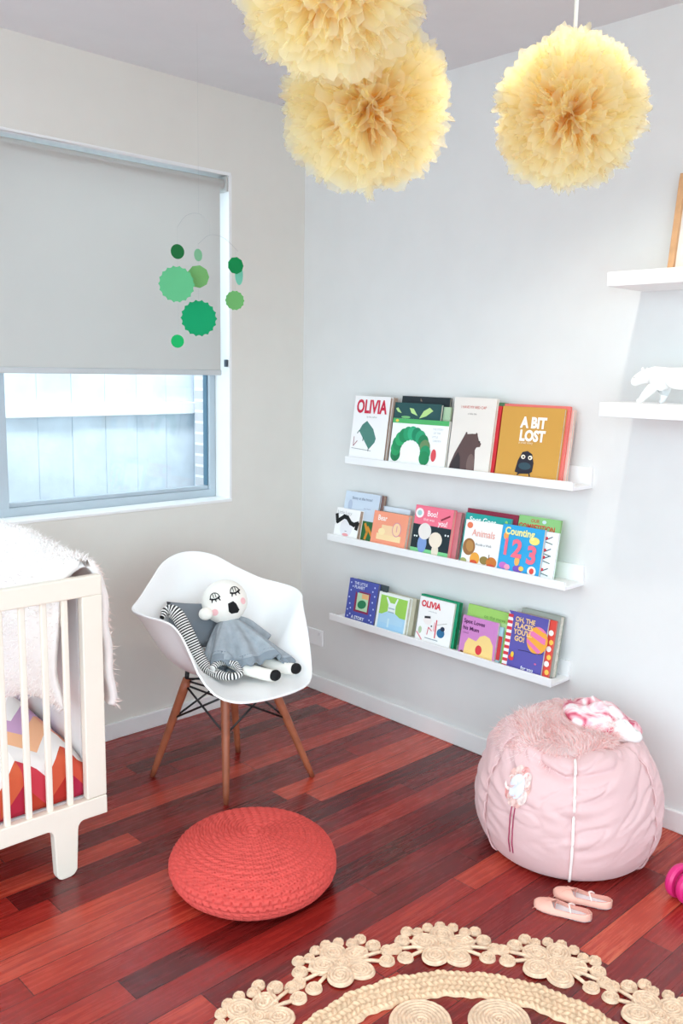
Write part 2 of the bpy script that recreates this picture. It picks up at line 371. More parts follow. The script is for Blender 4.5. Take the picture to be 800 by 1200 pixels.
book('picture_book', 'mustard orange book reading A BIT LOST with a dark round figure', -1.147, -1.401, .252, -.098, Z1, .013, 'cf9a43',
     title=[('A BIT', .34, .72, .20, 'fbf6ea', .05, .86), ('LOST', .34, .54, .20, 'fbf6ea', .05, .86), ('a small story', .34, .495, .045, 'f3e4c4', 0, 1)],
     art=[('p', [(.33, .10), (.36, .26), (.42, .38), (.50, .40), (.58, .36), (.62, .24), (.61, .12), (.56, .09), (.42, .08)], '231f2c'), ('e', .48, .19, .10, .05, 0, '2f4a55'),
          ('e', .44, .315, .035, .03, 0, 'f4ead8'), ('e', .555, .31, .035, .03, 0, 'f4ead8'), ('e', .445, .313, .014, .013, 0, '1a1a22'), ('e', .55, .308, .014, .013, 0, '1a1a22'),
          ('l', [(.41, .09), (.38, .065)], .02, '231f2c'), ('l', [(.57, .09), (.58, .06)], .02, '231f2c')], group=G1)
book('picture_book', 'salmon pink book just behind the mustard orange book', -1.143, -1.410, .260, -.082, Z1, .013, 'e8776f', pages=pm('e79a90'), group=G1)
book('picture_book', 'cream-edged rearmost book behind the mustard orange book', -1.150, -1.420, .248, -.066, Z1, .012, 'e4bfb4', pages=pm('cfe0d4'), group=G1)
# middle ledge ------------------------------------------------------------
book('board_book', 'small white book with black scribbled hair on its cover, leftmost on the middle ledge', -.316, -.457, .125, -.098, Z2, .022, 'f6f4f2',
     title=[('Little Lucy', .06, .80, .17, 'b9b9bc', 0, .95)],
     art=[('e', .5, .34, .26, .3, 0, 'e9e6ea'), ('l', [(.04, .74), (.1, .52), (.2, .6), (.36, .72), (.5, .7), (.66, .54), (.8, .5), (.95, .56), (.92, .38)], .13, '121214'), ('e', .5, .12, .13, .05, 0, 'f0a3a6'), ('e', .5, .24, .05, .012, 0, '8a8488')],
     lean=11, pages=pageb, group=G2)
book('picture_book', 'tall pale blue book behind the small black-haired cover', -.330, -.533, .199, -.072, Z2, .010, 'cfdbe9',
     title=[('Betty at the Hotel', .22, .84, .085, '8592a4', 0, .95), ('by a friend', .6, .66, .045, '9ba8bc', 0, 1)],
     art=[('r', 0, 0, 1, .42, '2b6b3c'), ('l', [(.7, .36), (.78, .2), (.74, .06)], .06, 'd98f2c'), ('l', [(.78, .3), (.92, .14)], .06, 'd98f2c'), ('e', .18, .7, .06, .12, 0, 'b8c4d8')],
     lean=9, pages=pageb, group=G2)
book('picture_book', 'brown-edged book hidden behind the tall pale blue book', -.345, -.545, .196, -.058, Z2, .016, '8a6a62', lean=9, pages=pageb, group=G2)
book('board_book', 'coral orange board book with a pale yellow animal outline', -.535, -.724, .139, -.098, Z2, .02, 'f39b7c',
     title=[('Bear', .14, .74, .22, 'fdf3ea', .02, .9)],
     art=[('r', .16, .18, .86, .36, 'f5d7a4'), ('r', .28, .34, .66, .62, 'f5cfa2'), ('e', .72, .54, .13, .21, 0, 'd98fa0'), ('e', .72, .54, .11, .185, 0, 'f5cfa2'), ('l', [(.72, .48), (.72, .64)], .02, 'd98fa0'), ('e', .3, .42, .1, .1, 0, 'f8e0ac')],
     lean=11, group=G2)
book('board_book', 'grey-edged board book standing behind the coral orange one', -.55, -.738, .137, -.074+.0, Z2, .02, 'a9a596', lean=10, group=G2, pages=M('bdb8a8', .8))
book('board_book', 'white book with a dark blue half circle rising behind the coral book', -.538, -.690, .155, -.076, Z2, .012, 'dfe6f0',
     art=[('e', .24, .86, .12, .08, 0, '2c3f6e')], lean=10, group=G2)
book('board_book', 'pink-topped book reading Boo with two pale figures on black', -.755, -.945, .189, -.098, Z2, .020, 'f0738a',
     title=[('Boo!', .34, .80, .16, 'fbf0f2', .02, .9), ('that was', .26, .70, .085, 'fbe3e8', 0, 1), ('you!', .66, .64, .15, 'fbf0f2', .02, .9)],
     art=[('r', 0, 0, 1, .61, '12252d'), ('r', 0, 0, 1, .12, '7fcf8e'), ('e', .13, .84, .11, .10, 0, 'f6ecec'), ('e', .13, .84, .06, .055, 0, 'a7d0cf'), ('l', [(.72, .76), (.92, .86)], .035, '8a1f34'),
          ('e', .30, .22, .12, .19, 0, '7f9bd0'), ('e', .33, .48, .17, .17, 0, 'e9e2dc'), ('e', .66, .12, .09, .14, 0, 'eadbc8'), ('e', .64, .34, .17, .16, 0, 'eee0cc'),
          ('e', .08, .36, .02, .02, 0, 'eef4f4'), ('e', .14, .36, .02, .02, 0, 'eef4f4'), ('e', .88, .47, .02, .02, 0, 'eef4f4'), ('e', .95, .47, .02, .02, 0, 'eef4f4')],
     lean=10, pages=M('e8a79d', .8), group=G2)
book('board_book', 'rose-edged book standing behind the pink Boo book', -.77, -.966, .18, -.074, Z2, .018, 'cf7f86', lean=9, pages=M('c9a8a0', .8), group=G2)
book('board_book', 'white Animals book with autumn leaves and trees on its cover', -1.008, -1.174, .166, -.098, Z2, .010, 'f4f3f0',
     title=[('Animals', .22, .66, .22, 'e9a99c', .01, .9), ('Beside a Walk', .36, .46, .075, '7b7f88', 0, 1)],
     art=[('e', .13, .88, .08, .07, 0, 'e57a54'), ('e', .18, .40, .17, .19, 0, '9a6a3c'), ('e', .2, .42, .1, .13, 20, 'b98648'), ('e', .38, .16, .13, .14, 0, 'e8a23c'), ('e', .36, .08, .1, .05, 0, 'd9542e'), ('e', .64, .16, .12, .09, 0, '8f7a3e'), ('e', .84, .14, .14, .12, 0, 'c9762e'), ('e', .84, .06, .1, .05, 0, 'd9542e'), ('e', .08, .08, .09, .06, 0, 'a9ad6a'), ('l', [(.76, .2), (.76, .3)], .02, '7b5a30')],
     lean=10, board=True, group=G2)
book('picture_book', 'teal book titled Spot Goes, half hidden by the white Animals book', -.994, -1.200, .189, -.077, Z2, .010, '1fa39b',
     title=[('Spot Goes', .1, .83, .15, 'f1fbf8', .02, 1.0)], art=[('e', .9, .9, .03, .05, 0, '9dd66a')], lean=8, group=G2)
book('picture_book', 'dark crimson book rising behind the teal Spot Goes book', -.990, -1.219, .203, -.058, Z2, .014, '8d1f3c', lean=8, pages=M('5a2a38', .8), group=G2)
book('board_book', 'bright blue book titled Counting with big pink numerals 1 2 3', -1.176, -1.352, .172, -.100, Z2, .012, '2aa3da',
     title=[('Counting', .08, .80, .21, 'f2ec9a', .03, .92), ('1', .05, .38, .46, 'ef6f86', .04, .9), ('2', .30, .36, .5, 'ef6f86', .04, 1), ('3', .66, .28, .5, 'ef6f86', .04, 1)],
     art=[('e', .14, .14, .1, .07, 0, 'c56fc0'), ('e', .24, .12, .07, .06, 0, 'f4a0b8'), ('e', .5, .12, .12, .08, 0, '7c56b8'), ('e', .58, .14, .06, .05, 0, 'f6c65a'), ('e', .83, .13, .1, .1, 0, 'f8f3ea'), ('e', .83, .13, .055, .06, 0, 'e2493e'), ('e', .80, .74, .12, .08, 0, 'f6e27a'), ('e', .12, .76, .06, .08, 0, 'f4a34e'), ('e', .46, .28, .06, .1, 0, 'f7b25a')],
     lean=10, board=True, group=G2)
book('picture_book', 'white book with small red birds on branches, rightmost on the middle ledge', -1.235, -1.400, .166, -.080, Z2, .010, 'eff3f6',
     art=[('r', 0, 0, .68, 1, 'f3f0da')] + [s for k, v in enumerate((.80, .55, .40, .14)) for s in (('l', [(.66, v), (.86, v+.1)], .02, '3d4a58'), ('l', [(.72, v-.02), (.88, v-.05)], .02, '5a6e68'), ('e', .72, v+.06, .04, .03, 30, 'd8313c'))],
     lean=10, group=G2)
book('picture_book', 'green book with red capital title behind the blue counting book', -1.222, -1.394, .208, -.062, Z2, .010, '8fc97e',
     title=[('OUR', .30, .90, .08, 'c9563a', .02, 1), ('COMPETITION', .02, .77, .14, 'd83a2c', .02, .78)], art=[('r', 0, 0, 1, .74, 'dfe79a'), ('e', .62, .93, .05, .03, 0, 'cfe0e8')], lean=8, pages=pageb, group=G2)
# lowest ledge ------------------------------------------------------------
book('picture_book', 'blue book with white stars and a small framed green picture, leftmost on the lowest ledge', -.394, -.564, .178, -.098, Z3, .014, '4a55a8',
     title=[('THE LITTLE', .2, .885, .09, 'dfe5f6', .02, .95), ('PLANET', .22, .79, .10, 'dfe5f6', .02, .95), ('A STORY', .24, .07, .11, 'eef0fb', .03, .95)],
     art=[('r', .27, .24, .78, .74, '8d2a50'), ('r', .34, .29, .73, .70, 'b7d8b4'), ('e', .53, .44, .15, .10, 15, '1e7a50'), ('r', .5, .58, .72, .69, 'e9b27a')] +
         [ell(u, v, .022, .02, 0, 'c9d4f4') for u, v in ((.08, .9), (.1, .72), (.07, .55), (.12, .4), (.07, .25), (.1, .1), (.9, .9), (.93, .7), (.88, .55), (.94, .4), (.88, .25), (.93, .1), (.16, .82), (.85, .8), (.17, .3), (.18, .16), (.86, .13))],
     lean=10, pages=M('8a8298', .8), group=G3)
book('picture_book', 'thin dark book poking up behind the blue starry book', -.42, -.60, .176, -.078, Z3, .010, '3f4c50', lean=9, group=G3, pages=M('5d6a6a', .8))
book('board_book', 'white-bordered book in green and pale blue with a striped vase shape', -.572, -.738, .152, -.098, Z3, .020, 'eef2ee',
     art=[('r', .08, .42, .96, .93, '9ccf58'), ('r', .08, .03, .96, .42, 'a9d3ee'), ('p', [(.36, .42), (.36, .7), (.26, .88), (.30, .9), (.42, .76), (.56, .76), (.62, .92), (.66, .9), (.6, .7), (.62, .42)], 'e9f0ee'), ('p', [(.14, .40), (.36, .52), (.62, .5), (.9, .36), (.9, .2), (.14, .2)], 'b4d8ee'), ('r', .38, .6, .58, .63, '9fb6c0'), ('r', .38, .5, .58, .53, '9fb6c0'), ('r', .40, .1, .46, .34, 'cfe6f2')],
     lean=11, group=G3)
book('board_book', 'cream-edged board book behind the green and pale blue vase book', -.585, -.757, .150, -.075, Z3, .020, 'c9c4ae', lean=11, group=G3, pages=M('cdbfa8', .8))
book('picture_book', 'white book with small red OLIVIA title and coloured sketches, on the lowest ledge', -.794, -.968, .178, -.098, Z3, .010, 'f5f4f2',
     title=[('OLIVIA', .07, .79, .19, 'd8283c', .035, .92), ('saves the day', .3, .70, .045, 'aab0b4', 0, 1)],
     art=[('e', .3, .5, .12, .09, 0, 'f4ece8'), ('l', [(.22, .56), (.36, .58)], .05, '22242c'), ('e', .12, .26, .05, .08, 0, 'b9cfa8'), ('r', .55, .16, .58, .56, 'd8384a'), ('r', .5, .3, .54, .5, 'f3c2c8'), ('e', .72, .3, .11, .1, 0, '2e6f9a'), ('e', .76, .4, .06, .05, 0, '20324c'), ('l', [(.04, .2), (.2, .06)], .03, 'e28d98'), ('l', [(.3, .12), (.66, .12)], .02, '9aa4ac'), ('l', [(.34, .2), (.36, .36), (.46, .3)], .02, 'd8586a'), ('l', [(.6, .46), (.86, .54)], .01, 'a9a29c'), ('e', .44, .4, .02, .02, 0, '22242c')],
     lean=10, board=True, group=G3)
book('picture_book', 'dark green book behind the lower white OLIVIA book', -.787, -.980, .181, -.088, Z3, .022, '17956b', pages=M('1f7a4c', .7, var=.3, vscale=60), lean=10, group=G3)
book('picture_book', 'lilac pink book titled Spot Loves His Mum with a big yellow shape', -1.015, -1.179, .149, -.100, Z3, .010, 'cf86c4',
     title=[('Spot Loves', .05, .82, .14, '5c2a5c', .02, 1.05), ('his Mum', .05, .65, .14, '5c2a5c', .02, 1.05), ('a book', .05, .55, .07, '7c4a7c', 0, 1)],
     art=[('p', [(.14, 0), (.16, .3), (.24, .46), (.36, .44), (.46, .42), (.55, .56), (.68, .62), (.82, .58), (.93, .42), (.97, 0)], 'f5d48a'), ('e', .56, .22, .09, .12, 0, 'd83a44'), ('e', .1, .06, .05, .05, 0, '6b4a2c')],
     lean=10, board=True, group=G3)
book('board_book', 'book with a red and sky-blue edge right of the lilac Spot book', -1.03, -1.196, .135, -.088, Z3, .008, 'a9cfd8', art=[('r', .9, .1, 1, .75, 'c9393c')], lean=10, group=G3)
book('picture_book', 'lime green book with faint lettering rising behind the lilac Spot book', -1.017, -1.215, .187, -.077, Z3, .012, 'a2d069',
     title=[('on the move', .4, .80, .1, '6f9a4c', 0, 1)], art=[('r', .05, .66, .97, .78, 'b9dd96')], lean=9, group=G3)
stripes = [('r', 0, .0, .13, 1, 'f4eeee')]+[('r', 0, v/9, .13, v/9+.055, 'd83848') for v in range(0, 9)]
book('picture_book', "purple book reading Oh, the Places You'll Go with a striped balloon and red-white spine edge", -1.215, -1.381, .206, -.098, Z3, .010, '5d56a8',
     title=[('OH, THE', .2, .845, .115, 'f6cf8e', .03, .9), ('PLACES', .2, .735, .125, 'f6cf8e', .03, .9), ("YOU'LL", .2, .625, .125, 'f6cf8e', .03, .9), ('GO!', .24, .51, .125, 'f6cf8e', .03, .9), ('for you', .5, .05, .085, 'f2f2fa', .02, 1)],
     art=stripes+[('e', .80, .60, .26, .235, 0, 'f2a93e'), ('p', [(.56, .68), (.6, .76), (.98, .66), (1, .66), (1, .56), (.92, .57)], 'e879b0'), ('p', [(.55, .53), (.55, .6), (.78, .5), (.93, .43), (.86, .38)], 'e879b0'), ('p', [(.72, .83), (.86, .83), (.98, .78), (1, .75), (.92, .76)], 'e879b0'),
          ('l', [(.38, .36), (.56, .375), (.8, .37), (.98, .4)], .012, '2b2348'), ('e', .22, .2, .07, .05, -20, 'd83848'), ('e', .24, .26, .04, .05, 0, 'f2c83e'), ('e', .84, .2, .03, .015, 0, 'd86a9a')],
     lean=10, board=True, group=G3)
book('picture_book', 'red book with yellow flowers on its edge behind the purple book', -1.235, -1.405, .203, -.088, Z3, .010, 'e04a3e',
     art=[('e', .95, v, .05, .045, 0, 'f4c95a') for v in (.62, .36, .1)]+[('e', .92, v, .06, .05, 0, 'f3ece4') for v in (.78, .5, .24)], lean=10, board=True, pages=pm('e4776a'), group=G3)
book('picture_book', 'grey-backed book, rearmost at the right end of the lowest ledge', -1.252, -1.415, .216, -.076, Z3, .026, '9aa096', lean=9, pages=M('d6d0c2', .8, var=.2, vscale=80), group=G3)

# ------------------------------------------------------------------ floating shelves, frame, bear
def fshelf(z0, z1, label):
    b = MB(); b.box(-.22, 0, -.55, .55, 0, z1-z0, lw); o = b.build('floating_shelf', bevel=.002); o.location = (0, -1.618-.55, z0)
    tag(o, label, 'shelf', 'deep white floating shelves at the right')
fshelf(1.724, 1.766, 'thick white floating shelf at the right, upper one, carrying the wooden frame')
fshelf(1.338, 1.381, 'thick white floating shelf at the right, lower one, carrying the white bear')
wd = M('d9a87a', .5, .4, var=.15, vscale=20, name='light_oak')
fr = empty('framed_print', (-.065, -1.725, 1.766), -PI/2, 'light wooden picture frame leaning on the upper floating shelf', 'framed print')
fr.rotation_euler = (-rad(8), 0, -PI/2)
b = MB(); b.box(0, .42, 0, .022, 0, .018, wd); b.box(0, .42, 0, .022, .282, .3, wd); b.box(0, .018, 0, .022, .018, .282, wd); b.box(.402, .42, 0, .022, .018, .282, wd); b.build('frame', fr, bevel=.001)
b = MB(); b.box(.018, .402, .012, .016, .018, .282, M('eceae4', .6)); b.build('mount', fr)
b = MB(); b.box(.06, .36, .010, .0118, .06, .24, M('8a8f96', .6, var=.3, vscale=15)); b.build('print', fr)

def skin(name, vs, es, rs, mat, parent=None, sub=2):
    me = bpy.data.meshes.new(name); me.from_pydata([tuple(v) for v in vs], es, []); me.materials.append(mat)
    o = bpy.data.objects.new(name, me); C.objects.link(o)
    if parent: o.parent = parent
    md = o.modifiers.new('skin', 'SKIN'); md.use_smooth_shade = True
    for i, r in enumerate(rs):
        d = me.skin_vertices[0].data[i]; d.radius = r if isinstance(r, tuple) else (r, r)
        d.use_root = (i == 0)
    md = o.modifiers.new('ss', 'SUBSURF'); md.levels = sub; md.render_levels = sub
    return o
bw = M('fbfbfa', .4, .5, name='white_ceramic')
bear = empty('bear_figurine', (-.12, -1.81, 1.381), 0, 'white bear figurine walking left on the lower floating shelf', 'figurine')
bv = [(0, 0, .068), (0, .04, .076), (0, .075, .083), (0, .103, .080), (0, .125, .070), (0, .146, .055),  # body forward to nose
      (0, -.05, .078), (0, -.09, .074),
      (-.02, .06, .052), (-.024, .085, .026), (-.024, .10, .006), (-.024, .112, .005),
      (.02, .045, .05), (.024, .05, .026), (.024, .052, .006), (.024, .064, .005),
      (-.02, -.09, .05), (-.024, -.082, .026), (-.024, -.09, .006), (-.024, -.078, .005),
      (.02, -.10, .05), (.024, -.115, .026), (.024, -.125, .006), (.024, -.113, .005)]
be = [(0, 1), (1, 2), (2, 3), (3, 4), (4, 5), (0, 6), (6, 7), (1, 8), (8, 9), (9, 10), (10, 11), (1, 12), (12, 13), (13, 14), (14, 15), (7, 16), (16, 17), (17, 18), (18, 19), (7, 20), (20, 21), (21, 22), (22, 23)]
br = [.036, .037, .03, .023, .02, .011, .038, .032] + [.019, .013, .009, .008]*4
skin('body', bv, be, br, bw, bear)
for s in (-1, 1):
    b = MB(); b.ball((s*.014, .104, .100), (.006, .004, .007), bw, 10, 6); b.build('ear', bear, smooth=True)
    b = MB(); b.ball((s*.0145, .128, .076), .0022, M('4a4a4a', .3), 8, 6); b.build('eye', bear, smooth=True)

# power outlet
o = empty('wall_outlet', (0, -.1, .213), 0, 'white double wall outlet low on the right wall behind the chair', 'outlet')
b = MB(); b.box(-.008, 0, -.06, .06, 0, .075, M('eeeeef', .4)); b.build('plate', o, bevel=.003)
for s in (-1, 1):
    b = MB(); b.box(-.011, -.007, s*.04-.007, s*.04+.007, .05, .066, M('e2e2e4', .4)); b.build('switch', o, bevel=.001)

# ------------------------------------------------------------------ armchair
plast = M('f7f7f7', .28, .5, name='white_plastic_shell')
ch = empty('shell_armchair', (-.874, -.574, 0), rad(-3), 'white moulded shell armchair with wooden dowel legs in the corner', 'chair')
half = [(0, .0, -.340, .408), (14, .085, -.334, .410), (26, .155, -.308, .416), (34, .200, -.262, .440), (41, .228, -.215, .500), (46, .240, -.185, .560), (52, .250, -.152, .612), (60, .265, -.122, .645), (70, .286, -.092, .659), (84, .312, -.020, .664), (102, .308, .068, .667),
    (118, .252, .120, .686), (136, .180, .170, .728), (156, .100, .215, .778), (180, 0, .235, .797)]
rim = half+[(360-a, -x, y, z) for a, x, y, z in half[-2:0:-1]]
def shell(u, v):
    a = 360*u; x, y, z = crom(rim, a, 360)
    c = V((0, -.05, .405)); R_ = V((x, y, z)); h = z-.41
    d = V((x, y, 0))-V((0, -.05, 0))
    w = abs(sin(rad(a)))**1.5*smoothstep(.02, .15, h)
    P1 = c+d*(.42+.33*w); k = (.80 if h > .02 else .9)-.05*w
    P2 = c+d*k+V((0, 0, max(0, h)*(.30+.40*w)+.006))
    t = v; q = c*(1-t)**3+P1*3*t*(1-t)**2+P2*3*t*t*(1-t)+R_*t**3
    return q
b = MB(); b.grid(shell, 96, 22, plast, cu=True)
o = b.build('shell', ch, smooth=True); md = o.modifiers.new('s', 'SOLIDIFY'); md.thickness = .007; md.offset = 0
md = o.modifiers.new('b', 'BEVEL'); md.width = .0025; md.segments = 2; md.limit_method = 'ANGLE'; md.angle_limit = rad(50)
wl = M('a45d40', .4, .5, var=.15, vscale=25, name='dowel_wood')
blk = M('17181a', .35, .5, name='black_steel')
def chl(p):   # world to chair local
    d = V(p)-V((-.874, -.574, 0)); c, s = cos(rad(3)), sin(rad(3)); return V((c*d.x-s*d.y, s*d.x+c*d.y, d.z))
feet = [chl(q) for q in ((-1.054, -.395, 0), (-.982, -.745, 0), (-.621, -.781, 0), (-.693, -.431, 0))]
mid = sum(feet, V())/4; tops = []
for q in feet:
    top = V((mid.x*.5+(q.x-mid.x)*.50, mid.y*.5+(q.y-mid.y)*.50-.01, .375)); tops.append(top)
    b = MB(); b.tube([q+V((0, 0, .0)), q+(top-q)*.1, q+(top-q)*.55, q+(top-q)*.9, top], [.009, .0115, .0145, .0165, .016], wl, 14)
    b.build('leg', ch, smooth=True)
    b = MB(); b.tube([top-(top-q)*.02, top+V((0, 0, .028))], [.008, .008], blk, 8); b.build('mount', ch, smooth=True)
b = MB()
for i in range(4):
    j = (i+1) % 4; A0, A1 = tops[i], feet[i]; B0, B1 = tops[j], feet[j]
    lo = .40; b.tube([A0.lerp(A1, .06), B0.lerp(B1, lo)], .0038, blk, 8); b.tube([B0.lerp(B1, .06), A0.lerp(A1, lo)], .0038, blk, 8)
    b.tube([A0.lerp(A1, .02), B0.lerp(B1, .02)], .0038, blk, 8)
b.tube([tops[0], tops[2]], .0038, blk, 8); b.tube([tops[1], tops[3]], .0038, blk, 8)
b.build('wire_brace', ch, smooth=True)

# grey cushion behind the doll
def pillow(fnm, w, h, t, mat, n=14, seedv=0):
    b = MB()
    for sgn in (1, -1):
        def fn(u, v):
            x, z = (u*2-1), (v*2-1); e = (max(0, 1-abs(x)**2.6)*max(0, 1-abs(z)**2.6))**.45
            pinch = 1-.06*(1-abs(x))*0
            k = 1-.07*(1-z*z)*abs(x)**4; k2 = 1-.07*(1-x*x)*abs(z)**4
            return (x*w/2*k, sgn*t/2*e*(1+.15*nz((x*2+seedv, z*2, sgn))), z*h/2*k2)
        b.grid(fn, n, n, mat)
    return b
grey = M('7d838a', .85, .2, bump=.3, bscale=400, name='grey_cotton')
p = pillow('c', .225, .165, .045, grey); o = p.build('grey_cushion', smooth=True); o.location = (-.925, -.500, .565)
o.rotation_euler = (rad(-22), rad(8), rad(-12))
tag(o, 'small plain grey cushion tucked behind the doll on the armchair', 'cushion')

# striped soft tube
def stripe_mat():
    m = bpy.data.materials.new('black_white_stripes'); m.use_nodes = True; nt = m.node_tree
    uv = nt.nodes.new('ShaderNodeAttribute'); uv.attribute_name = 'along'
    mt = nt.nodes.new('ShaderNodeMath'); mt.operation = 'FRACT'; gt = nt.nodes.new('ShaderNodeMath'); gt.operation = 'GREATER_THAN'; gt.inputs[1].default_value = .5
    nt.links.new(uv.outputs['Fac'], mt.inputs[0]); nt.links.new(mt.outputs[0], gt.inputs[0])
    mx = nt.nodes.new('ShaderNodeMix'); mx.data_type = 'RGBA'; mx.inputs[6].default_value = (*lin('16171a'), 1); mx.inputs[7].default_value = (*lin('f0efec'), 1)
    nt.links.new(gt.outputs[0], mx.inputs[0]); nt.links.new(mx.outputs[2], nt.nodes['Principled BSDF'].inputs['Base Color']); nt.nodes['Principled BSDF'].inputs['Roughness'].default_value = .85
    return m
sm = stripe_mat()
def resample(pts, n):
    tab = [(i, *p) for i, p in enumerate(pts)]
    return [V(crom(tab, (len(pts)-1)*i/(n-1))) for i in range(n)]
path = resample([(-1.070, -.50, .618), (-1.042, -.49, .636), (-1.018, -.515, .622), (-1.004, -.56, .56), (-.990, -.60, .49), (-.978, -.64, .452), (-.965, -.70, .442), (-.945, -.735, .443), (-.915, -.735, .448), (-.905, -.70, .462), (-.925, -.672, .472), (-.955, -.665, .474), (-.985, -.675, .464)], 150)
rads = [00.008+.0155*smoothstep(0, .14, i/149)-.0115*smoothstep(.3, .6, i/149) for i in range(150)]
b = MB(); b.tube(path, rads, sm, 12); o = b.build('striped_soft_toy', smooth=True)
al = o.data.attributes.new('along', 'FLOAT', 'POINT'); acc = [0]
for i in range(1, 150): acc.append(acc[-1]+(path[i]-path[i-1]).length)
for i, v in enumerate(o.data.vertices):
    k = min(range(150), key=lambda j: (path[j]-v.co).length_squared) ; al.data[i].value = acc[k]/.0088
tag(o, 'black and white striped soft tube curling down beside the doll on the armchair', 'soft toy')

# doll
dl = empty('rag_doll', (-.83, -.60, .44), 0, 'cream rag doll in a grey knitted dress slumped on the white armchair', 'doll')
DL = V((-.83, -.60, .44))
cream = M('f4f0e8', .85, .2, bump=.25, bscale=300, name='cream_cloth'); knit = M('a3abb2', .9, .15, bump=.5, bscale=260, var=.12, vscale=30, name='grey_knit')
dblk = M('101012', .7, .3, name='black_felt'); pink = M('f3c0c2', .9, .1, name='pink_felt')
HC = V((-.842, -.55, .647))-DL; HR = .078
F_ = (CAM-(HC+DL)).normalized(); F_ = (F_+V((.08, .0, -.03))).normalized()
Rt = V((0, 0, 1)).cross(F_).normalized(); Up = F_.cross(Rt)
ro = rad(16); R2 = Rt*cos(ro)+Up*sin(ro); U2 = -Rt*sin(ro)+Up*cos(ro)
rotm = Matrix((R2, U2, F_)).transposed()
b = MB(); b.ball(HC, (HR*1.04, HR, HR*.84), cream, 28, 18, rotm); b.build('head', dl, smooth=True)
def face(u, v, lift=.0012):
    z = math.sqrt(max(0, 1-u*u-v*v)); p = V((u*HR*1.04, v*HR, z*HR*.84)); n = V((u/1.04, v, z/.84)).normalized(); return HC+rotm@(p+n*lift)
def facepoly(pts, mat, lift=.0016):
    b = MB(); c = (sum(p[0] for p in pts)/len(pts), sum(p[1] for p in pts)/len(pts)); q = []
    for i_, p in enumerate(pts):
        nx = pts[(i_+1) % len(pts)]
        for t in range(4): q.append((p[0]+(nx[0]-p[0])*t/4, p[1]+(nx[1]-p[1])*t/4))
    n = len(q); K = 6; vs = [face(*c, lift)]; fs = [(0, 1+i, 1+(i+1) % n) for i in range(n)]
    for k in range(1, K+1): vs += [face(c[0]+(p[0]-c[0])*k/K, c[1]+(p[1]-c[1])*k/K, lift) for p in q]
    for k in range(K-1): fs += [(1+k*n+i, 1+(k+1)*n+i, 1+(k+1)*n+(i+1) % n, 1+k*n+(i+1) % n) for i in range(n)]
    b.add(vs, fs, mat); return b
facepoly([(.06, -.10), (.30, -.06), (.40, -.22), (.46, -.52), (.36, -.62), (.08, -.58), (.0, -.45)], dblk).build('mouth', dl, smooth=True)
for s, cx_ in ((-1, -.38), (1, .46)):
    facepoly([(-.56+.14*cos(a*PI/8), -.30+.15*sin(a*PI/8)) for a in range(16)] if s < 0 else [(.72+.11*cos(a*PI/8), -.20+.15*sin(a*PI/8)) for a in range(16)], pink).build('cheek', dl, smooth=True)
    b = MB(); ex, ey = (-.38, .40) if s < 0 else (.50, .40); R0 = .19
    b.tube([face(ex+R0*cos(t), ey-.08+R0*sin(t)*1.1, .001) for t in [PI*i/12 for i in range(13)]], .0015, dblk, 6)
    b.tube([face(ex-R0*1.15+R0*2.3*i/8, ey-.08-.07*sin(PI*i/8), .001) for i in range(9)], .0030, dblk, 6)
    for dx in (-.14, -.0, .14): b.tube([face(ex+dx, ey-.1-.05, .001), face(ex+dx*1.3, ey-.27, .001)], [.0028, .0014], dblk, 6)
    for dx in (-.05, .05): b.tube([face(ex+dx, ey+.11, .001), face(ex+dx, ey-.08, .001)], .0014, dblk, 6)
    b.build('eye', dl, smooth=True)
for (px, nm) in ((V((-.930, -.560, .620)), 0), (V((-.752, -.52, .618)), 1)):
    b = MB(); b.ball(px-DL, (.026, .023, .022), cream, 16, 10); b.build('hair_bun', dl, smooth=True)
# torso and legs as one cream cloth body
b = MB(); b.tube([V((-.842, -.56, .59))-DL, V((-.84, -.585, .54))-DL, V((-.845, -.62, .49))-DL, V((-.85, -.66, .47))-DL], [.022, .04, .042, .03], cream, 14); b.build('torso', dl, smooth=True)
legs = [[(-.895, -.66, .466), (-.878, -.72, .452), (-.860, -.775, .446), (-.846, -.825, .446)], [(-.81, -.65, .470), (-.785, -.71, .456), (-.768, -.77, .447), (-.752, -.822, .448)]]
for L_ in legs:
    pts = resample(L_, 12)
    b = MB(); b.tube([p-DL for p in pts], [.023-.003*i/11 for i in range(12)], cream, 14); lg = b.build('leg', dl, smooth=True)
    e = pts[-1]-DL; b = MB(); b.ball(e+V((.004, -.008, .003)), (.021, .017, .019), dblk, 16, 10); b.build('shoe', lg, smooth=True)
# dress
nk = V((-.838, -.575, .582))-DL; hm = V((-.858, -.690, .462))-DL
sx = V((.78, -.60, 0)).normalized()
def dress(layer):
    axis = (hm-nk); nrm = sx.cross(axis.normalized()).normalized()
    if nrm.z < 0: nrm = -nrm
    def fn(u, v):
        a = 2*PI*u
        w = .030+(.110+.012*layer)*(v**.80); hgt = .022+.030*math.sin(min(1, v*1.15)*PI*.62)
        ruff = 1+.10*v*sin(9*a+1.3*layer)+.05*v*sin(17*a+layer)+.10*(1-v)*sin(24*a)
        p = nk+axis*(v*(1.0 if not layer else 1.1)) + sx*(w*cos(a)*ruff) + nrm*(hgt*sin(a)*(1+.35*v*sin(9*a+.6)))
        p += axis*.14*v*sin(5*a+layer*2)*.5 + V((0, 0, .02*v*v*max(0, cos(a))))
        wz = (p+DL).z
        if wz < .432+.02*0: p.z = .432-DL.z+.002*sin(9*a)
        return p
    return fn
b = MB(); b.grid(dress(0), 110, 16, knit, cu=True); dr = b.build('dress', dl, smooth=True, solid=.004)
b = MB(); fn0 = dress(0)
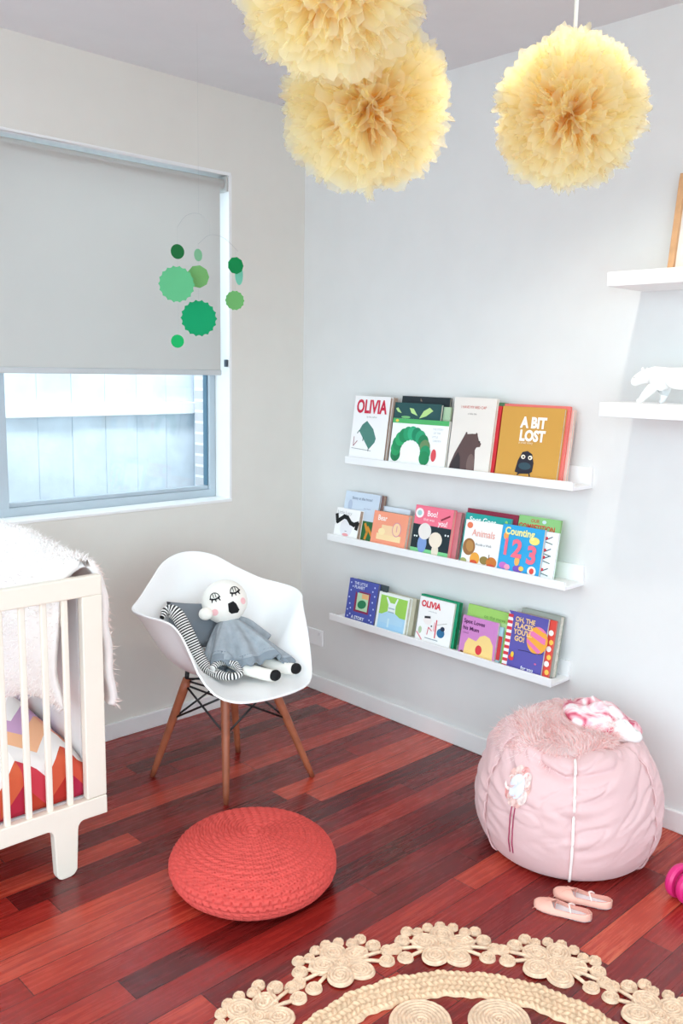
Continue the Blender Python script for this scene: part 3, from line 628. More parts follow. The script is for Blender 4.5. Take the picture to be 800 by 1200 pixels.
def ruffle(u, v):
    q = fn0(u, 1.0); r0 = fn0(u, .93); d = (q-r0).normalized()
    return r0+d*(.034*v)+V((0, 0, .006*sin(2*PI*u*24)*v-.008*v))
b.grid(ruffle, 190, 5, M('8b949c', .9, .15, bump=.5, bscale=260, name='grey_knit_dark'), cu=True); b.build('ruffle', dr, smooth=True, solid=.004)
for pts, nm in (([(-.865, -.575, .578), (-.90, -.60, .545), (-.92, -.64, .505), (-.925, -.68, .48)], 0), ([(-.81, -.565, .578), (-.765, -.575, .56), (-.73, -.60, .525), (-.712, -.63, .50)], 1)):
    b = MB(); q = resample(pts, 10); b.tube([x-DL for x in q], [.016+.006*i/9 for i in range(10)], knit, 12); b.build('sleeve', dl, smooth=True)

# ------------------------------------------------------------------ crochet floor cushion
coral = M('d3544e', .9, .15, bump=.15, bscale=350, var=.1, vscale=60, name='coral_yarn')
PC = (-1.195, -1.165, 0); PR = .234; PH = .148
prof = [(0, PH)]+[(PR*x, z) for x, z in ((.2, PH*.995), (.4, PH*.97), (.6, PH*.92), (.75, PH*.86), (.86, PH*.77), (.94, PH*.66), (.985, PH*.53), (1, PH*.42), (.985, PH*.30), (.94, PH*.18), (.86, PH*.08), (.74, PH*.02), (.5, .002), (0, .002))]
acc = [0]
for a, c in zip(prof, prof[1:]): acc.append(acc[-1]+math.hypot(c[0]-a[0], c[1]-a[1]))
ptab = [(acc[i], *prof[i]) for i in range(len(prof))]
b = MB(); ROW = .0168; NS = 330; NT = int(acc[-1]/ROW*8)
def crochet(u, v):
    s = acc[-1]*v; r, z = crom(ptab, s); r = max(0, r)
    r1, z1 = crom(ptab, min(acc[-1], s+.003)); r0, z0 = crom(ptab, max(0, s-.003)); t = V((r1-r0, z1-z0)); t.normalize(); n = V((-t.y, t.x))
    if n.y < 0 and z > PH*.42: n = -n
    if z <= PH*.42 and n.x < 0: n = -n
    row = (s/ROW); fr = row % 1; k = int(row)
    cnt = max(8, round(2*PI*(max(r, .008))/.0125)); a = 2*PI*u
    ridge = .0075*abs(sin(PI*fr))**.5; st = -.0085*max(0, cos(cnt*a/2+k*1.9+.6*fr))**4*smoothstep(.012, .03, r)*sin(PI*fr)
    hump = 1+.012*nz((cos(a)*2, sin(a)*2, 3))
    d = ridge+st
    return ((r*hump+n.x*d)*cos(a), (r*hump+n.x*d)*sin(a), max(.001, z+n.y*d))
b.grid(crochet, 900, int(acc[-1]/ROW*9), coral, cu=True)
o = b.build('crochet_pouf', smooth=True); o.location = PC
tag(o, 'round flat coral red crocheted floor cushion in front of the armchair', 'floor cushion')

# ------------------------------------------------------------------ bean bag
bbm = M('dfbaba', .75, .3, bump=.12, bscale=120, var=.04, vscale=4, sheen=.2, name='pale_pink_canvas')
BC = V((-.338, -1.662, 0))
bprof = [(0, .0, .003), (.05, .19, .003), (.10, .242, .012), (.16, .272, .05), (.22, .290, .10), (.29, .297, .165), (.37, .292, .23), (.45, .275, .295), (.52, .250, .350), (.58, .222, .385), (.64, .190, .402), (.70, .150, .392), (.78, .110, .370), (.88, .055, .352), (1, 0, .346)]
towc = math.atan2(CAM.y-BC.y, CAM.x-BC.x)   # angle facing camera
seams = [towc+rad(4), towc-rad(58), towc-rad(110), towc+rad(62), towc+rad(125), towc+rad(183)]
def bbsurf(a, s, lift=0):
    r, z = crom(bprof, s); r *= .962; z *= .95
    back = cos(a-towc)   # 1 towards camera, -1 away
    z += smoothstep(.40, .66, s)*(1-smoothstep(.80, 1, s))*(.030*max(0, -back) -.012*max(0, back)+.012*sin(3*a+1))
    r *= 1+.018*sin(3*a+.7)*smoothstep(.1, .3, s)
    x, y = cos(a), sin(a)
    sd = min(abs((a-q+PI) % (2*PI)-PI) for q in seams)
    wr = smoothstep(.14, .3, s)*(1-smoothstep(.75, .95, s))
    # horizontal drag folds, strongest near seams and the upper half
    fold = .0075*nz((x*3.2, y*3.2, z*34+2.2*sin(2.1*a)), 1)*wr*(1.5-smoothstep(0, .5, sd))
    fold += .010*nz((x*2+5, y*2, z*11), 1)*smoothstep(.3, .5, s)*(1-smoothstep(.7, .9, s))
    cr_n = nz((x*2.6+9, y*2.6, z*26+3*sin(1.7*a+2))); fold += -.0075*max(0, 1-abs(cr_n)*5)**2*wr*(.35+.65*smoothstep(.2, .5, s))
    fold += -.006*math.exp(-(sd/.035)**2)*smoothstep(.12, .2, s)
    # diagonal deep crease at upper front-right and overlapping flap
    da = (a-towc+PI) % (2*PI)-PI
    cz = .318+.05*abs(da+.05)
    fold += (-.020*math.exp(-((z-cz)/.010)**2)+.012*math.exp(-((z-cz-.030)/.018)**2))*math.exp(-(da/.62)**4)
    r2 = r+fold+lift; z2 = z+(fold+lift)*smoothstep(.5, .7, s)
    return V((r2*x, r2*y, max(.002, z2)))
bb = empty('bean_bag', BC, 0, 'large pale pink canvas bean bag with white piping beside the wall', 'bean bag')
b = MB(); b.grid(lambda u, v: bbsurf(2*PI*u, v), 320, 150, bbm, cu=True); b.build('cover', bb, smooth=True)
pw = M('f6eeea', .7, .3, name='white_piping')
for qi, q in enumerate(seams):
    b = MB(); b.tube([bbsurf(q, .10+.52*i/59, .0045) for i in range(60)], .0042 if qi == 0 else .003, pw if qi == 0 else bbm, 8); b.build('piping', bb, smooth=True)
# applique flower with two stems, as thin cloth following the bag
def bbdecal(name, pts, mat, lift, parent=bb):
    # pts polygon in (da degrees, s)
    b = MB(); c = (sum(p[0] for p in pts)/len(pts), sum(p[1] for p in pts)/len(pts)); n = len(pts); vs = [bbsurf(towc+rad(c[0]), c[1], lift)]; K = 5; fs = []
    for k in range(1, K+1):
        for p_ in pts: vs.append(bbsurf(towc+rad(c[0]+(p_[0]-c[0])*k/K), c[1]+(p_[1]-c[1])*k/K, lift))
    fs += [(0, 1+i, 1+(i+1) % n) for i in range(n)]
    for k in range(K-1): fs += [(1+k*n+i, 1+(k+1)*n+i, 1+(k+1)*n+(i+1) % n, 1+k*n+(i+1) % n) for i in range(n)]
    b.add(vs, fs, mat); return b.build(name, parent, smooth=True)
fc = (-33, .445); pet = []
for k in range(10):
    an = 2*PI*k/10; cc = (fc[0]+6.0*cos(an), fc[1]+.054*sin(an)); c_ = M(['eab5ac', 'f0d2cc', 'e59c98', 'efc4bc'][k % 4], .8, var=.3, vscale=90)
    bbdecal('applique_petal', [(cc[0]+3.4*cos(2*PI*i/14), cc[1]+.030*sin(2*PI*i/14)) for i in range(14)], c_, .0034+.0004*(k % 2))
bbdecal('applique_centre', [(fc[0]+5.2*cos(2*PI*i/24), fc[1]+.046*sin(2*PI*i/24)) for i in range(24)], M('dfe0ee', .8), .0062)
for dx in (-1.0, 1.3):
    b = MB(); b.tube([bbsurf(towc+rad(fc[0]+dx-1.2*t), fc[1]-.075-.185*t, .002) for t in [i/24 for i in range(25)]], .0018, M('a8345c', .7), 6); b.build('applique_stem', bb, smooth=True)
# pink fluffy cushion in the hollow
pf = M('fff1ef', .9, .2, var=.08, vscale=14, sheen=.3, trans=.5, name='pink_fur')
pf2 = M('ffdcd8', .9, .2, var=.10, vscale=14, sheen=.3, trans=.5, name='pink_fur_deep')
fl = empty('fluffy_cushion', BC+V((-.040, .020, .372)), 0, 'pink long-haired fluffy cushion lying in the top of the bean bag', 'cushion')
ax = V((cos(towc+PI/2), sin(towc+PI/2), 0)); ay = V((cos(towc), sin(towc), 0))
def furpos(u, v):
    th = 2*PI*u; ph = PI*v
    p = -ax*(.165*sin(ph)*cos(th)) + ay*(.150*sin(ph)*sin(th)) + V((0, 0, .036*cos(ph)))
    p += V((0, 0, -.16*p.dot(ay)+.12*(p.dot(ax)) + .012*nz(p, 14)))
    return p
b = MB(); b.grid(furpos, 36, 16, pf, cu=True); b.build('cushion_body', fl, smooth=True)
b = MB()
for i in range(9000):
    u, v = random.random(), random.uniform(.02, .62); p = furpos(u, v); n = p.copy(); n.z = n.z*6+.08; n.normalize()
    sw = V((nz(p, 9), nz(p+V((3, 1, 2)), 9), nz(p+V((7, 1, 2)), 9)))*1.6
    blade(b, p, n+sw, random.uniform(.02, .042), .0011, pf if random.random() < .6 else pf2, .3)
o = b.build('fur_pile', fl); o['kind'] = 'stuff'
# shiny printed cushion cover crumpled behind it
def satin():
    m = bpy.data.materials.new('printed_satin'); m.use_nodes = True; nt = m.node_tree; bs = nt.nodes['Principled BSDF']
    tc = nt.nodes.new('ShaderNodeTexCoord'); n = nt.nodes.new('ShaderNodeTexNoise'); n.inputs['Scale'].default_value = 13; n.inputs['Detail'].default_value = 2; n.inputs['Distortion'].default_value = 1.5
    nt.links.new(tc.outputs['Object'], n.inputs['Vector']); r = nt.nodes.new('ShaderNodeValToRGB'); e = r.color_ramp.elements
    e[0].position = .38; e[0].color = (*lin('f7eeee'), 1); e[1].position = .62; e[1].color = (*lin('d0506e'), 1); k = e.new(.5); k.color = (*lin('f2b6be'), 1)
    nt.links.new(n.outputs['Fac'], r.inputs['Fac']); nt.links.new(r.outputs['Color'], bs.inputs['Base Color']); bs.inputs['Roughness'].default_value = .3
    return m
sat = satin()
cc = BC+V((.085, -.050, .400)); cr = random.Random(3)
b = MB()
def crumple(u, v):
    th = 2*PI*u; ph = PI*v
    p = -ax*(.120*sin(ph)*cos(th)) - ay*(.10*sin(ph)*sin(th)) + V((0, 0, .050*cos(ph)))
    k = 1+.55*nz(p+V((2, 5, 1)), 22)+.25*nz(p, 55); p = V((p.x*(1+.1*nz(p, 12)), p.y*(1+.1*nz(p, 12)), p.z*k)); p.z += -.18*p.dot(ax)
    return p
b.grid(crumple, 64, 32, sat, cu=True); o = b.build('satin_cushion', smooth=True); o.location = cc
tag(o, 'crumpled pink and white printed satin cushion behind the fluffy cushion', 'cushion')
b = MB()
def crumple2(u, v):
    p = V(crumple(u, v)); return V((p.x*.5, p.y*.5, p.z*.6))
b.grid(crumple2, 48, 24, M('f3efed', .6, .4, var=.03, vscale=30), cu=True); o = b.build('white_cloth', smooth=True); o.location = BC+V((.075, -.125, .392))
tag(o, 'small crumpled white cloth at the right back rim of the bean bag', 'cloth')

# ------------------------------------------------------------------ ballet shoes
sp = M('f1b8a6', .55, .4, bump=.08, bscale=200, name='pink_leather'); ins = M('eef0f4', .5, .4, var=.08, vscale=40, name='pale_insole')
def shoe(toe, heel, label):
    toe, heel = V((*toe, 0)), V((*heel, 0)); L = (heel-toe).length; ang = math.atan2(heel.y-toe.y, heel.x-toe.x)
    root = empty('ballet_shoe', toe, ang, label, 'shoe', 'pair of child ballet shoes')
    wt = [(0, .003, .010), (.04, .017, .015), (.12, .026, .018), (.28, .030, .022), (.42, .029, .021), (.56, .0255, .019), (.70, .0235, .020), (.84, .022, .023), (.94, .016, .026), (1, .003, .026)]
    def sec(v): w, h = crom([(a, b_, c) for a, b_, c in wt], v); return w, h
    b = MB()
    def fn(u, v):
        w, h = sec(v); x = v*L; k = u*2-1     # k -1..1 : left edge over top to right edge
        op = smoothstep(.30, .42, v)
        lim = (1-op)*1.0
        # angle from the sole edge up; opening trims the top
        full = PI/2; cut = .0 if op <= 0 else op*.62
        a = (1-abs(k))*(full*(1-cut)); s_ = 1 if k >= 0 else -1
        if v > .955: a = (1-abs(k))*full*(1-cut)
        return (x, s_*w*cos(a)**.8, .003+h*sin(a))
    half = []
    for side in (-1, 1):
        def fs(u, v, side=side):
            w, h = sec(v); op = smoothstep(.30, .40, v); a = u*(PI/2)*(1-op*.55)
            return (v*L, side*w*max(0, cos(a))**.8, .003+h*sin(a)*(1+op*.12))
        b.grid(fs, 10, 46, sp)
    b.build('upper', root, smooth=True, solid=.0016)
    b = MB()
    pts = [(v/30, 1) for v in range(31)]+[(v/30, -1) for v in range(30, -1, -1)]
    top = [(v*L, s*max(.001, sec(v)[0]*.93), .0045) for v, s in pts]; bot = [(v*L, s*max(.001, sec(v)[0]*.94), .001) for v, s in pts]; n = len(pts)
    b.add(top+bot, [tuple(range(n)), tuple(range(n, 2*n))[::-1]]+[(i, (i+1) % n, n+(i+1) % n, n+i) for i in range(n)], ins); b.build('insole', root)
    b = MB(); b.tube([V((v*L, s*sec(v)[0]*.80, .003+sec(v)[1]*(.72))) for v, s in [(.37, 0)]+[(.40+.52*i/14, 1) for i in range(15)]+[(.97, 0)]+[(.92-.52*i/14, -1) for i in range(15)]+[(.37, 0)]], .0013, M('e09a8c', .6), 6); b.build('binding', root, smooth=True)
    b = MB(); b.tube([V((.60*L+.012*abs(s), .022*s, .018+.012*(1-s*s))) for s in [i/6-1 for i in range(13)]], .0026, M('f6dfd6', .6), 6); b.build('elastic_strap', root, smooth=True)
    b = MB(); b.tube([(.30*L, 0, .026), (.22*L, -.010, .028), (.12*L, -.028, .022), (.04*L, -.040, .012)], .0008, sp, 5); b.tube([(.30*L, 0, .026), (.27*L, .007, .029), (.22*L, .014, .025)], .0008, sp, 5); b.build('drawstring', root, smooth=True)
shoe((-.690, -1.785), (-.640, -1.935), 'small pink ballet shoe nearer the jute rug, toe pointing left')
shoe((-.605, -1.792), (-.545, -1.942), 'small pink ballet shoe nearer the bean bag, just behind its partner')

# ------------------------------------------------------------------ pink wheels toy
hp = M('d92a78', .35, .5, name='hot_pink_plastic'); hp2 = M('e0508f', .4, .5)
ty = empty('toy_pram', (-.357, -2.058, 0), rad(-15), 'hot pink plastic double toy wheel at the right edge of the floor', 'toy')
for k, yy in enumerate((-.019, .019)):
    b = MB(); b.lathe([(.0, yy-.010), (.030, yy-.010), (.034, yy-.013), (.044, yy-.012), (.049, yy-.005), (.049, yy+.005), (.044, yy+.012), (.034, yy+.013), (.030, yy+.010), (0, yy+.010)], hp, (0, 0, .049), 48, 'y'); wh = b.build('wheel', ty)
    b = MB(); b.lathe([(0, yy-.016), (.028, yy-.0125), (.028, yy+.0125), (0, yy+.016)], hp2, (0, 0, .049), 28, 'y'); b.build('hub_cap', wh)
b = MB(); b.tube([(0, -.02, .049), (0, .02, .049)], .006, M('e9d9df', .5), 10); b.tube([(0, 0, .049), (.02, 0, .10), (.09, -.02, .24), (.13, -.03, .34)], .008, M('eadfe4', .4), 10); b.build('fork_tube', ty, smooth=True)

# ------------------------------------------------------------------ jute rug
jute = M('e6c4a2', .9, .15, bump=.6, bscale=190, var=.16, vscale=70, name='jute_braid')
jute2 = M('ecccae', .9, .15, bump=.6, bscale=190, var=.16, vscale=80, name='jute_coil')
RC = V((-1.393, -2.145, 0))
rug = empty('jute_rug', RC, 0, 'natural jute rug with a ring of coiled flower motifs around its rim', 'rug')
def coil(b, cx, cy, R, mat=None, sq=1, ang=0, pitch=.0085, z=0, n=44):
    nr = max(3, int(R/pitch)); m_ = nr*4+1
    def fn(u, v):
        a = 2*PI*u; r = R*v; fr = (v*nr) % 1
        h = .0045+.0055*abs(sin(PI*(v*nr+u)))**.8+.0006*sin(a*max(6, int(r/.0016)))
        h *= 1-smoothstep(.97, 1, v)*.9
        x, y = r*cos(a), r*sin(a)*sq; c, s = cos(ang), sin(ang)
        return (cx+x*c-y*s, cy+x*s+y*c, z+max(.0008, h))
    b.grid(fn, n, m_, mat or jute2, cu=True)
# braided ring band
def band(r0, r1, rows, name):
    b = MB()
    def fn(u, v):
        a = 2*PI*u; r = r0+(r1-r0)*v; k = v*rows; fr = k % 1
        tw = 170; ph = (int(k) % 2)*PI
        h = .006+.0050*abs(sin(PI*fr))**.6+.0028*sin(tw*a+ph+(fr-.5)*5*(1 if int(k) % 2 else -1))*sin(PI*fr)
        h *= (1-.85*(smoothstep(.985, 1, v)+1-smoothstep(0, .015, v)))
        wob = .0025*sin(23*a)+.002*sin(57*a+1)
        return ((r+wob)*cos(a), (r+wob)*sin(a), max(.001, h))
    b.grid(fn, 1400, rows*6+1, jute, cu=True); return b.build(name, rug, smooth=True)
band(.362, .448, 5, 'braided_band')
NF = 12
def flower(ang, dist, name='flower_motif'):
    b = MB(); c = V((dist*cos(ang), dist*sin(ang)))
    def P_(rad_out, tang): return (c.x+rad_out*cos(ang)-tang*sin(ang), c.y+rad_out*sin(ang)+tang*cos(ang))
    rnd = random.Random(int(ang*100))
    coil(b, *P_(.0, 0), .020, z=.003)
    for k in range(5):
        t = rad(36+72*k)+PI; x, y = P_(.047*cos(t), .047*sin(t)); coil(b, x, y, .039, sq=.86, ang=ang+t, z=.0008*k)
    for k in range(-2, 3):   # scalloped outer edge
        t = rad(23*k); coil(b, *P_(.086*cos(t), .086*sin(t)), .015, z=.001)
    for s in (-1, 1):        # small coils on stems at each side
        for (ro_, ta, rr) in ((.026, .106, .0205), (-.008, .128, .0190), (-.042, .104, .0210), (.064, .090, .017)):
            coil(b, *P_(ro_, s*ta), rr, n=30)
            q0 = V((*P_(ro_*.3, s*.045), .006)); q1 = V((*P_(ro_*.9, s*(ta-rr*.6)), .005))
            b.tube([q0, (q0+q1)/2+V((0, 0, .002)), q1], .0045, jute2, 8)
    return b.build(name, rug, smooth=True)
NFL = 12
a0 = rad(47.8)
for k in range(NFL):
    flower(a0+rad(28.9)*k if k <= 6 else a0-rad(28.9)*(NFL-k), .545)
for k in range(10):      # big coils inside the band
    b = MB(); a = rad(30+36*k); coil(b, .292*cos(a), .292*sin(a), .072, n=60); b.build('inner_coil', rug, smooth=True)
b = MB(); coil(b, 0, 0, .21, n=90); b.build('centre_coil', rug, smooth=True)

# ------------------------------------------------------------------ crib
cm = M('efe6d8', .45, .4, name='cream_lacquer'); cw = M('f2f1f2', .5, .4, name='white_lacquer')
CX1, CX0 = -1.455, -2.85
cr_ = empty('crib', ((CX0+CX1)/2, -.435, 0), 0, 'cream wooden slatted crib along the window wall at the left', 'crib')
ox, oy = (CX0+CX1)/2, -.435
def cb(name, x0, x1, y0, y1, z0, z1, m, bev=.004):
    b = MB(); b.box(x0-ox, x1-ox, y0-oy, y1-oy, z0, z1, m); return b.build(name, cr_, bevel=bev)
for (ya, yb) in ((-.80, -.772), (-.10, -.072)):
    cb('top_rail', CX0, CX1, ya, yb, .822, .880, cm)
    # lower rail with T-shaped leg, one profile extruded
    b = MB(); pr = [(CX0, .225), (CX1, .215), (CX1, .158)]
    for cx_ in (CX1-.128, CX0+.128):
        L_ = [(cx_+.052, .160), (cx_+.043, .157), (cx_+.036, .148), (cx_+.034, .136), (cx_+.028, .016), (cx_+.018, .004), (cx_+.006, 0), (cx_-.02, 0), (cx_-.03, .006), (cx_-.035, .018), (cx_-.040, .136), (cx_-.043, .148), (cx_-.050, .157), (cx_-.06, .160)]
        pr += L_
    pr += [(CX0, .158)]
    n = len(pr); vs = [(x-ox, ya-oy, z) for x, z in pr]+[(x-ox, yb-oy, z) for x, z in pr]
    b.add(vs, [tuple(range(n)), tuple(range(n, 2*n))[::-1]]+[(i, (i+1) % n, n+(i+1) % n, n+i) for i in range(n)], cm); b.build('lower_rail', cr_, bevel=.003)
    for (x0, x1) in ((CX1-.062, CX1), (CX0, CX0+.062)): cb('post', x0, x1, ya+.001, yb, .217, .823, cm, .003)
    x = -1.565
    while x > CX0+.08:
        cb('slat', x-.009, x+.009, ya+.007, yb-.007, .215, .826, cm, .004); x -= .0618
for xe in (CX1-.035, CX0+.035):
    cb('end_panel', xe-.011, xe+.011, -.735, -.112, .17, .858, cw)
cb('base_board', CX0+.05, CX1-.05, -.765, -.105, .19, .215, cw)
b = MB(); b.box(CX0+.06-ox, CX1-.06-ox, -.762-oy, -.108-oy, .217, .30, M('eeeae6', .8)); o = b.build('mattress', bevel=.02); o.location = (ox, oy, 0)
tag(o, 'white mattress inside the crib under the zigzag quilt', 'mattress')
def chevron():
    m = bpy.data.materials.new('chevron_cotton'); m.use_nodes = True; nt = m.node_tree; N = nt.nodes; L = nt.links; bs = N['Principled BSDF']; bs.inputs['Roughness'].default_value = .85
    A = N.new('ShaderNodeAttribute'); A.attribute_name = 'pat'; sp_ = N.new('ShaderNodeSeparateXYZ'); L.new(A.outputs['Vector'], sp_.inputs[0])
    def mm(op, a, b2=None):
        n = N.new('ShaderNodeMath'); n.operation = op
        for i, q in enumerate((a, b2)):
            if q is None: continue
            if isinstance(q, (int, float)): n.inputs[i].default_value = q
            else: L.new(q, n.inputs[i])
        return n.outputs[0]
    xx = mm('DIVIDE', sp_.outputs['X'], .135); tri = mm('ABSOLUTE', mm('SUBTRACT', mm('FRACT', xx), .5))
    y = mm('ADD', mm('DIVIDE', sp_.outputs['Y'], .085), mm('MULTIPLY', tri, 1.9))
    cell = mm('FLOOR', mm('MULTIPLY', xx, 2)); row = mm('FLOOR', y)
    cbn = N.new('ShaderNodeCombineXYZ'); L.new(cell, cbn.inputs[0]); L.new(row, cbn.inputs[1])
    wn = N.new('ShaderNodeTexWhiteNoise'); wn.noise_dimensions = '2D'; L.new(cbn.outputs[0], wn.inputs['Vector'])
    rp = N.new('ShaderNodeValToRGB'); rp.color_ramp.interpolation = 'CONSTANT'; L.new(mm('DIVIDE', mm('ADD', row, .5), 10), rp.inputs['Fac'])
    cols = ['b9203a', 'd23a3e', 'f7f2ef', 'f1a58e', 'cfa6cf', 'f7f2ef', 'e8806a', 'c99acb', 'f7f2ef', 'e8705a']
    e = rp.color_ramp.elements; e[0].position = 0; e[0].color = (*lin(cols[0]), 1); e[1].position = .1; e[1].color = (*lin(cols[1]), 1)
    for i in range(2, 10): k = e.new(i/10); k.color = (*lin(cols[i]), 1)
    hs = N.new('ShaderNodeHueSaturation'); L.new(rp.outputs['Color'], hs.inputs['Color']); L.new(mm('ADD', mm('MULTIPLY', wn.outputs['Value'], .04), .49), hs.inputs['Hue']); L.new(mm('ADD', mm('MULTIPLY', wn.outputs['Value'], .14), .92), hs.inputs['Value'])
    L.new(hs.outputs['Color'], bs.inputs['Base Color']); return m
chm = chevron(); b = MB(); pat = []
qx0, qx1 = CX0+.065, CX1-.052
qp = [(-.766, .222, 0), (-.768, .27, .05), (-.767, .315, .095), (-.755, .350, .13), (-.70, .372, .19), (-.60, .395, .29), (-.45, .42, .44), (-.30, .43, .59), (-.17, .415, .72), (-.115, .34, .79), (-.112, .30, .83)]
def quilt(u, v):
    k = v*(len(qp)-1); i = min(len(qp)-2, int(k)); t = k-i; y, z, s = crom([(j, *q) for j, q in enumerate(qp)], k)
    x = qx0+(qx1-qx0)*u; e = 1-smoothstep(.965, 1, u)*.25
    z = .222+(z-.222)*e+.010*nz((x*5, y*6, 1))*smoothstep(.2, .4, v)
    return (x-ox, y-oy, z)
NU, NV = 90, 30
b.grid(quilt, NU, NV, chm)
# close the right end down to the base
o = b.build('zigzag_quilt', smooth=True); o.location = (ox, oy, 0)
at = o.data.attributes.new('pat', 'FLOAT_VECTOR', 'POINT')
for i, v in enumerate(o.data.vertices):
    y, z = v.co.y+oy, v.co.z
    s = (z-.222) if y < -.757 else .128+(y+.757)*1.0
    at.data[i].vector = (v.co.x+ox+5, max(0, s), 0)
md = o.modifiers.new('s', 'SOLIDIFY'); md.thickness = .012; md.offset = -1
tag(o, 'quilt with red, orange, lilac and white zigzags covering the crib mattress', 'quilt')
# fluffy throw over the crib end
fw = M('f7f1ee', .9, .2, bump=.4, bscale=60, sheen=.3, name='white_fleece'); fwp = M('f6e2da', .9, .2, bump=.4, bscale=60, sheen=.3, name='cream_fleece')
th = [(-1.515, .50), (-1.540, .56), (-1.540, .72), (-1.530, .80), (-1.522, .865), (-1.510, .893), (-1.490, .903), (-1.470, .893), (-1.455, .865), (-1.440, .78), (-1.432, .68), (-1.425, .58), (-1.420, .50), (-1.428, .475)]
tht = [(i, *q) for i, q in enumerate(th)]
def throw(u, v, off=0):
    x, z = crom(tht, v*(len(th)-1)); y = -.766+.61*u
    inner = 1-smoothstep(.3, .45, v); outer = smoothstep(.6, .75, v)
    z += .03*sin(u*9)*(inner*(1-v*2.4) if v < .4 else 0)+.026*smoothstep(.15, .7, u)*math.exp(-((v-.46)/.22)**2)
    n = .014*nz((y*9, z*9, v*3)); x += n*(-1 if v < .45 else 1)
    
    x -= .085*sin(PI*min(1, u*1.3+.12))*(1-smoothstep(.25, .45, v)); x += .03*outer*smoothstep(0, .2, u)
    return V((x, y, z))
b = MB(); b.grid(throw, 46, 50, fw)
o = b.build('fleece_throw', smooth=True)
md = o.modifiers.new('s', 'SOLIDIFY'); md.thickness = .022; md.offset = 1; md.use_even_offset = False
b = MB()
for i in range(9000):
    u, v = random.random(), random.random()
    p = throw(u, v); q = throw(min(1, u+.01), v)-throw(max(0, u-.01), v); r = throw(u, min(1, v+.01))-throw(u, max(0, v-.01)); n = r.cross(q).normalized()
    c_ = V((-1.49, p.y, .6)); 
    if n.dot(p-c_) < 0: n = -n
    blade(b, p+n*.015, n+V((random.uniform(-.6, .6), random.uniform(-.6, .6), random.uniform(-.6, .6))), random.uniform(.012, .028), .0016, fw if v < .55 else fwp, .2)
f2 = b.build('fleece_pile', o); f2['kind'] = 'stuff'
tag(o, 'fluffy white and cream fleece throw hanging over the right end of the crib', 'throw')

# ------------------------------------------------------------------ tulle pompoms
def tulle(c, t):
    m = bpy.data.materials.new('yellow_tulle'); m.use_nodes = True; nt = m.node_tree; out = nt.nodes['Material Output']; nt.nodes.remove(nt.nodes['Principled BSDF'])
    d = nt.nodes.new('ShaderNodeBsdfDiffuse'); d.inputs['Color'].default_value = (*lin(c), 1); tr = nt.nodes.new('ShaderNodeBsdfTranslucent'); tr.inputs['Color'].default_value = (*lin(t), 1)
    mx = nt.nodes.new('ShaderNodeMixShader'); mx.inputs[0].default_value = .5; nt.links.new(d.outputs[0], mx.inputs[1]); nt.links.new(tr.outputs[0], mx.inputs[2])
    tp = nt.nodes.new('ShaderNodeBsdfTransparent'); tp.inputs['Color'].default_value = (1, .98, .91, 1)
    m2 = nt.nodes.new('ShaderNodeMixShader'); m2.inputs[0].default_value = .64; nt.links.new(mx.outputs[0], m2.inputs[1]); nt.links.new(tp.outputs[0], m2.inputs[2]); nt.links.new(m2.outputs[0], out.inputs[0]); return m
tul = tulle('fffde8', 'fff6cc')
tulc = tulle('ffe0a4', 'ffd68e')
def pompom(center, R, label, seed, cord=.0016):
    rnd = random.Random(seed); c = V(center)
    root = empty('tulle_pompom', c, 0, label, 'pompom', 'yellow tulle pompoms hanging from the ceiling')
    b = MB(); N_ = 360; ga = PI*(3-math.sqrt(5))
    for k in range(N_):
        z = 1-2*(k+.5)/N_; rr = math.sqrt(1-z*z); a = ga*k+rnd.uniform(-.2, .2); d = V((rr*cos(a), rr*sin(a), z+rnd.uniform(-.08, .08))).normalized()
        t1 = d.cross(V((rnd.uniform(-1, 1), rnd.uniform(-1, 1), rnd.uniform(-1, 1)))).normalized(); t2 = d.cross(t1)
        w = rnd.uniform(.26, .42); kf = rnd.randint(4, 8); ph = rnd.uniform(0, 6.28); Rk = R*rnd.uniform(.84, 1.07); amp = rnd.uniform(.02, .045); curl = rnd.uniform(-.15, .15)
        nu, nv = 17, 6; vs = []
        for i in range(nu):
            la = (i/(nu-1)*2-1)*w; jag = rnd.uniform(.90, 1.0)*(1-.12*abs(i/(nu-1)*2-1)**3)
            for j in range(nv):
                q = j/(nv-1); r = (.04+q*.96)*Rk*(jag if j == nv-1 else 1)
                lat = amp*sin(kf*la/w*1.6+ph)*q+curl*q*q*.3
                dd = (d*cos(la)+t1*sin(la)*(.25+.75*q)+t2*lat).normalized(); vs.append(dd*r)
        b.add(vs, [(i*nv+j, (i+1)*nv+j, (i+1)*nv+j+1, i*nv+j+1) for i in range(nu-1) for j in range(nv-1)], tul)
    b.build('tulle_petals', root, smooth=True)
    b = MB()
    for k in range(110):
        z = 1-2*(k+.5)/110; rr = math.sqrt(1-z*z); a = ga*k+rnd.uniform(-.3, .3); d = V((rr*cos(a), rr*sin(a), z)).normalized()
        t1 = d.cross(V((rnd.uniform(-1, 1), rnd.uniform(-1, 1), rnd.uniform(-1, 1)))).normalized(); t2 = d.cross(t1); vs = []; L0 = R*rnd.uniform(.45, .68); ph = rnd.uniform(0, 6)
        for i in range(9):
            la = (i/8*2-1)*.4
            for j in range(4):
                q = j/3; vs.append((d*cos(la)+t1*sin(la)+t2*.08*sin(i*1.6+ph)*q).normalized()*(.05+.95*q)*L0)
        b.add(vs, [(i*4+j, (i+1)*4+j, (i+1)*4+j+1, i*4+j+1) for i in range(8) for j in range(3)], tulc)
    b.build('scatter_tint_petals', root, smooth=True)  # added inner petals; apricot colour stands in for light scattered in the core
    b = MB(); b.tube([(0, 0, 0), (0, 0, H-c.z)], cord, M('f4f4f0', .6), 8); b.build('cord', root)
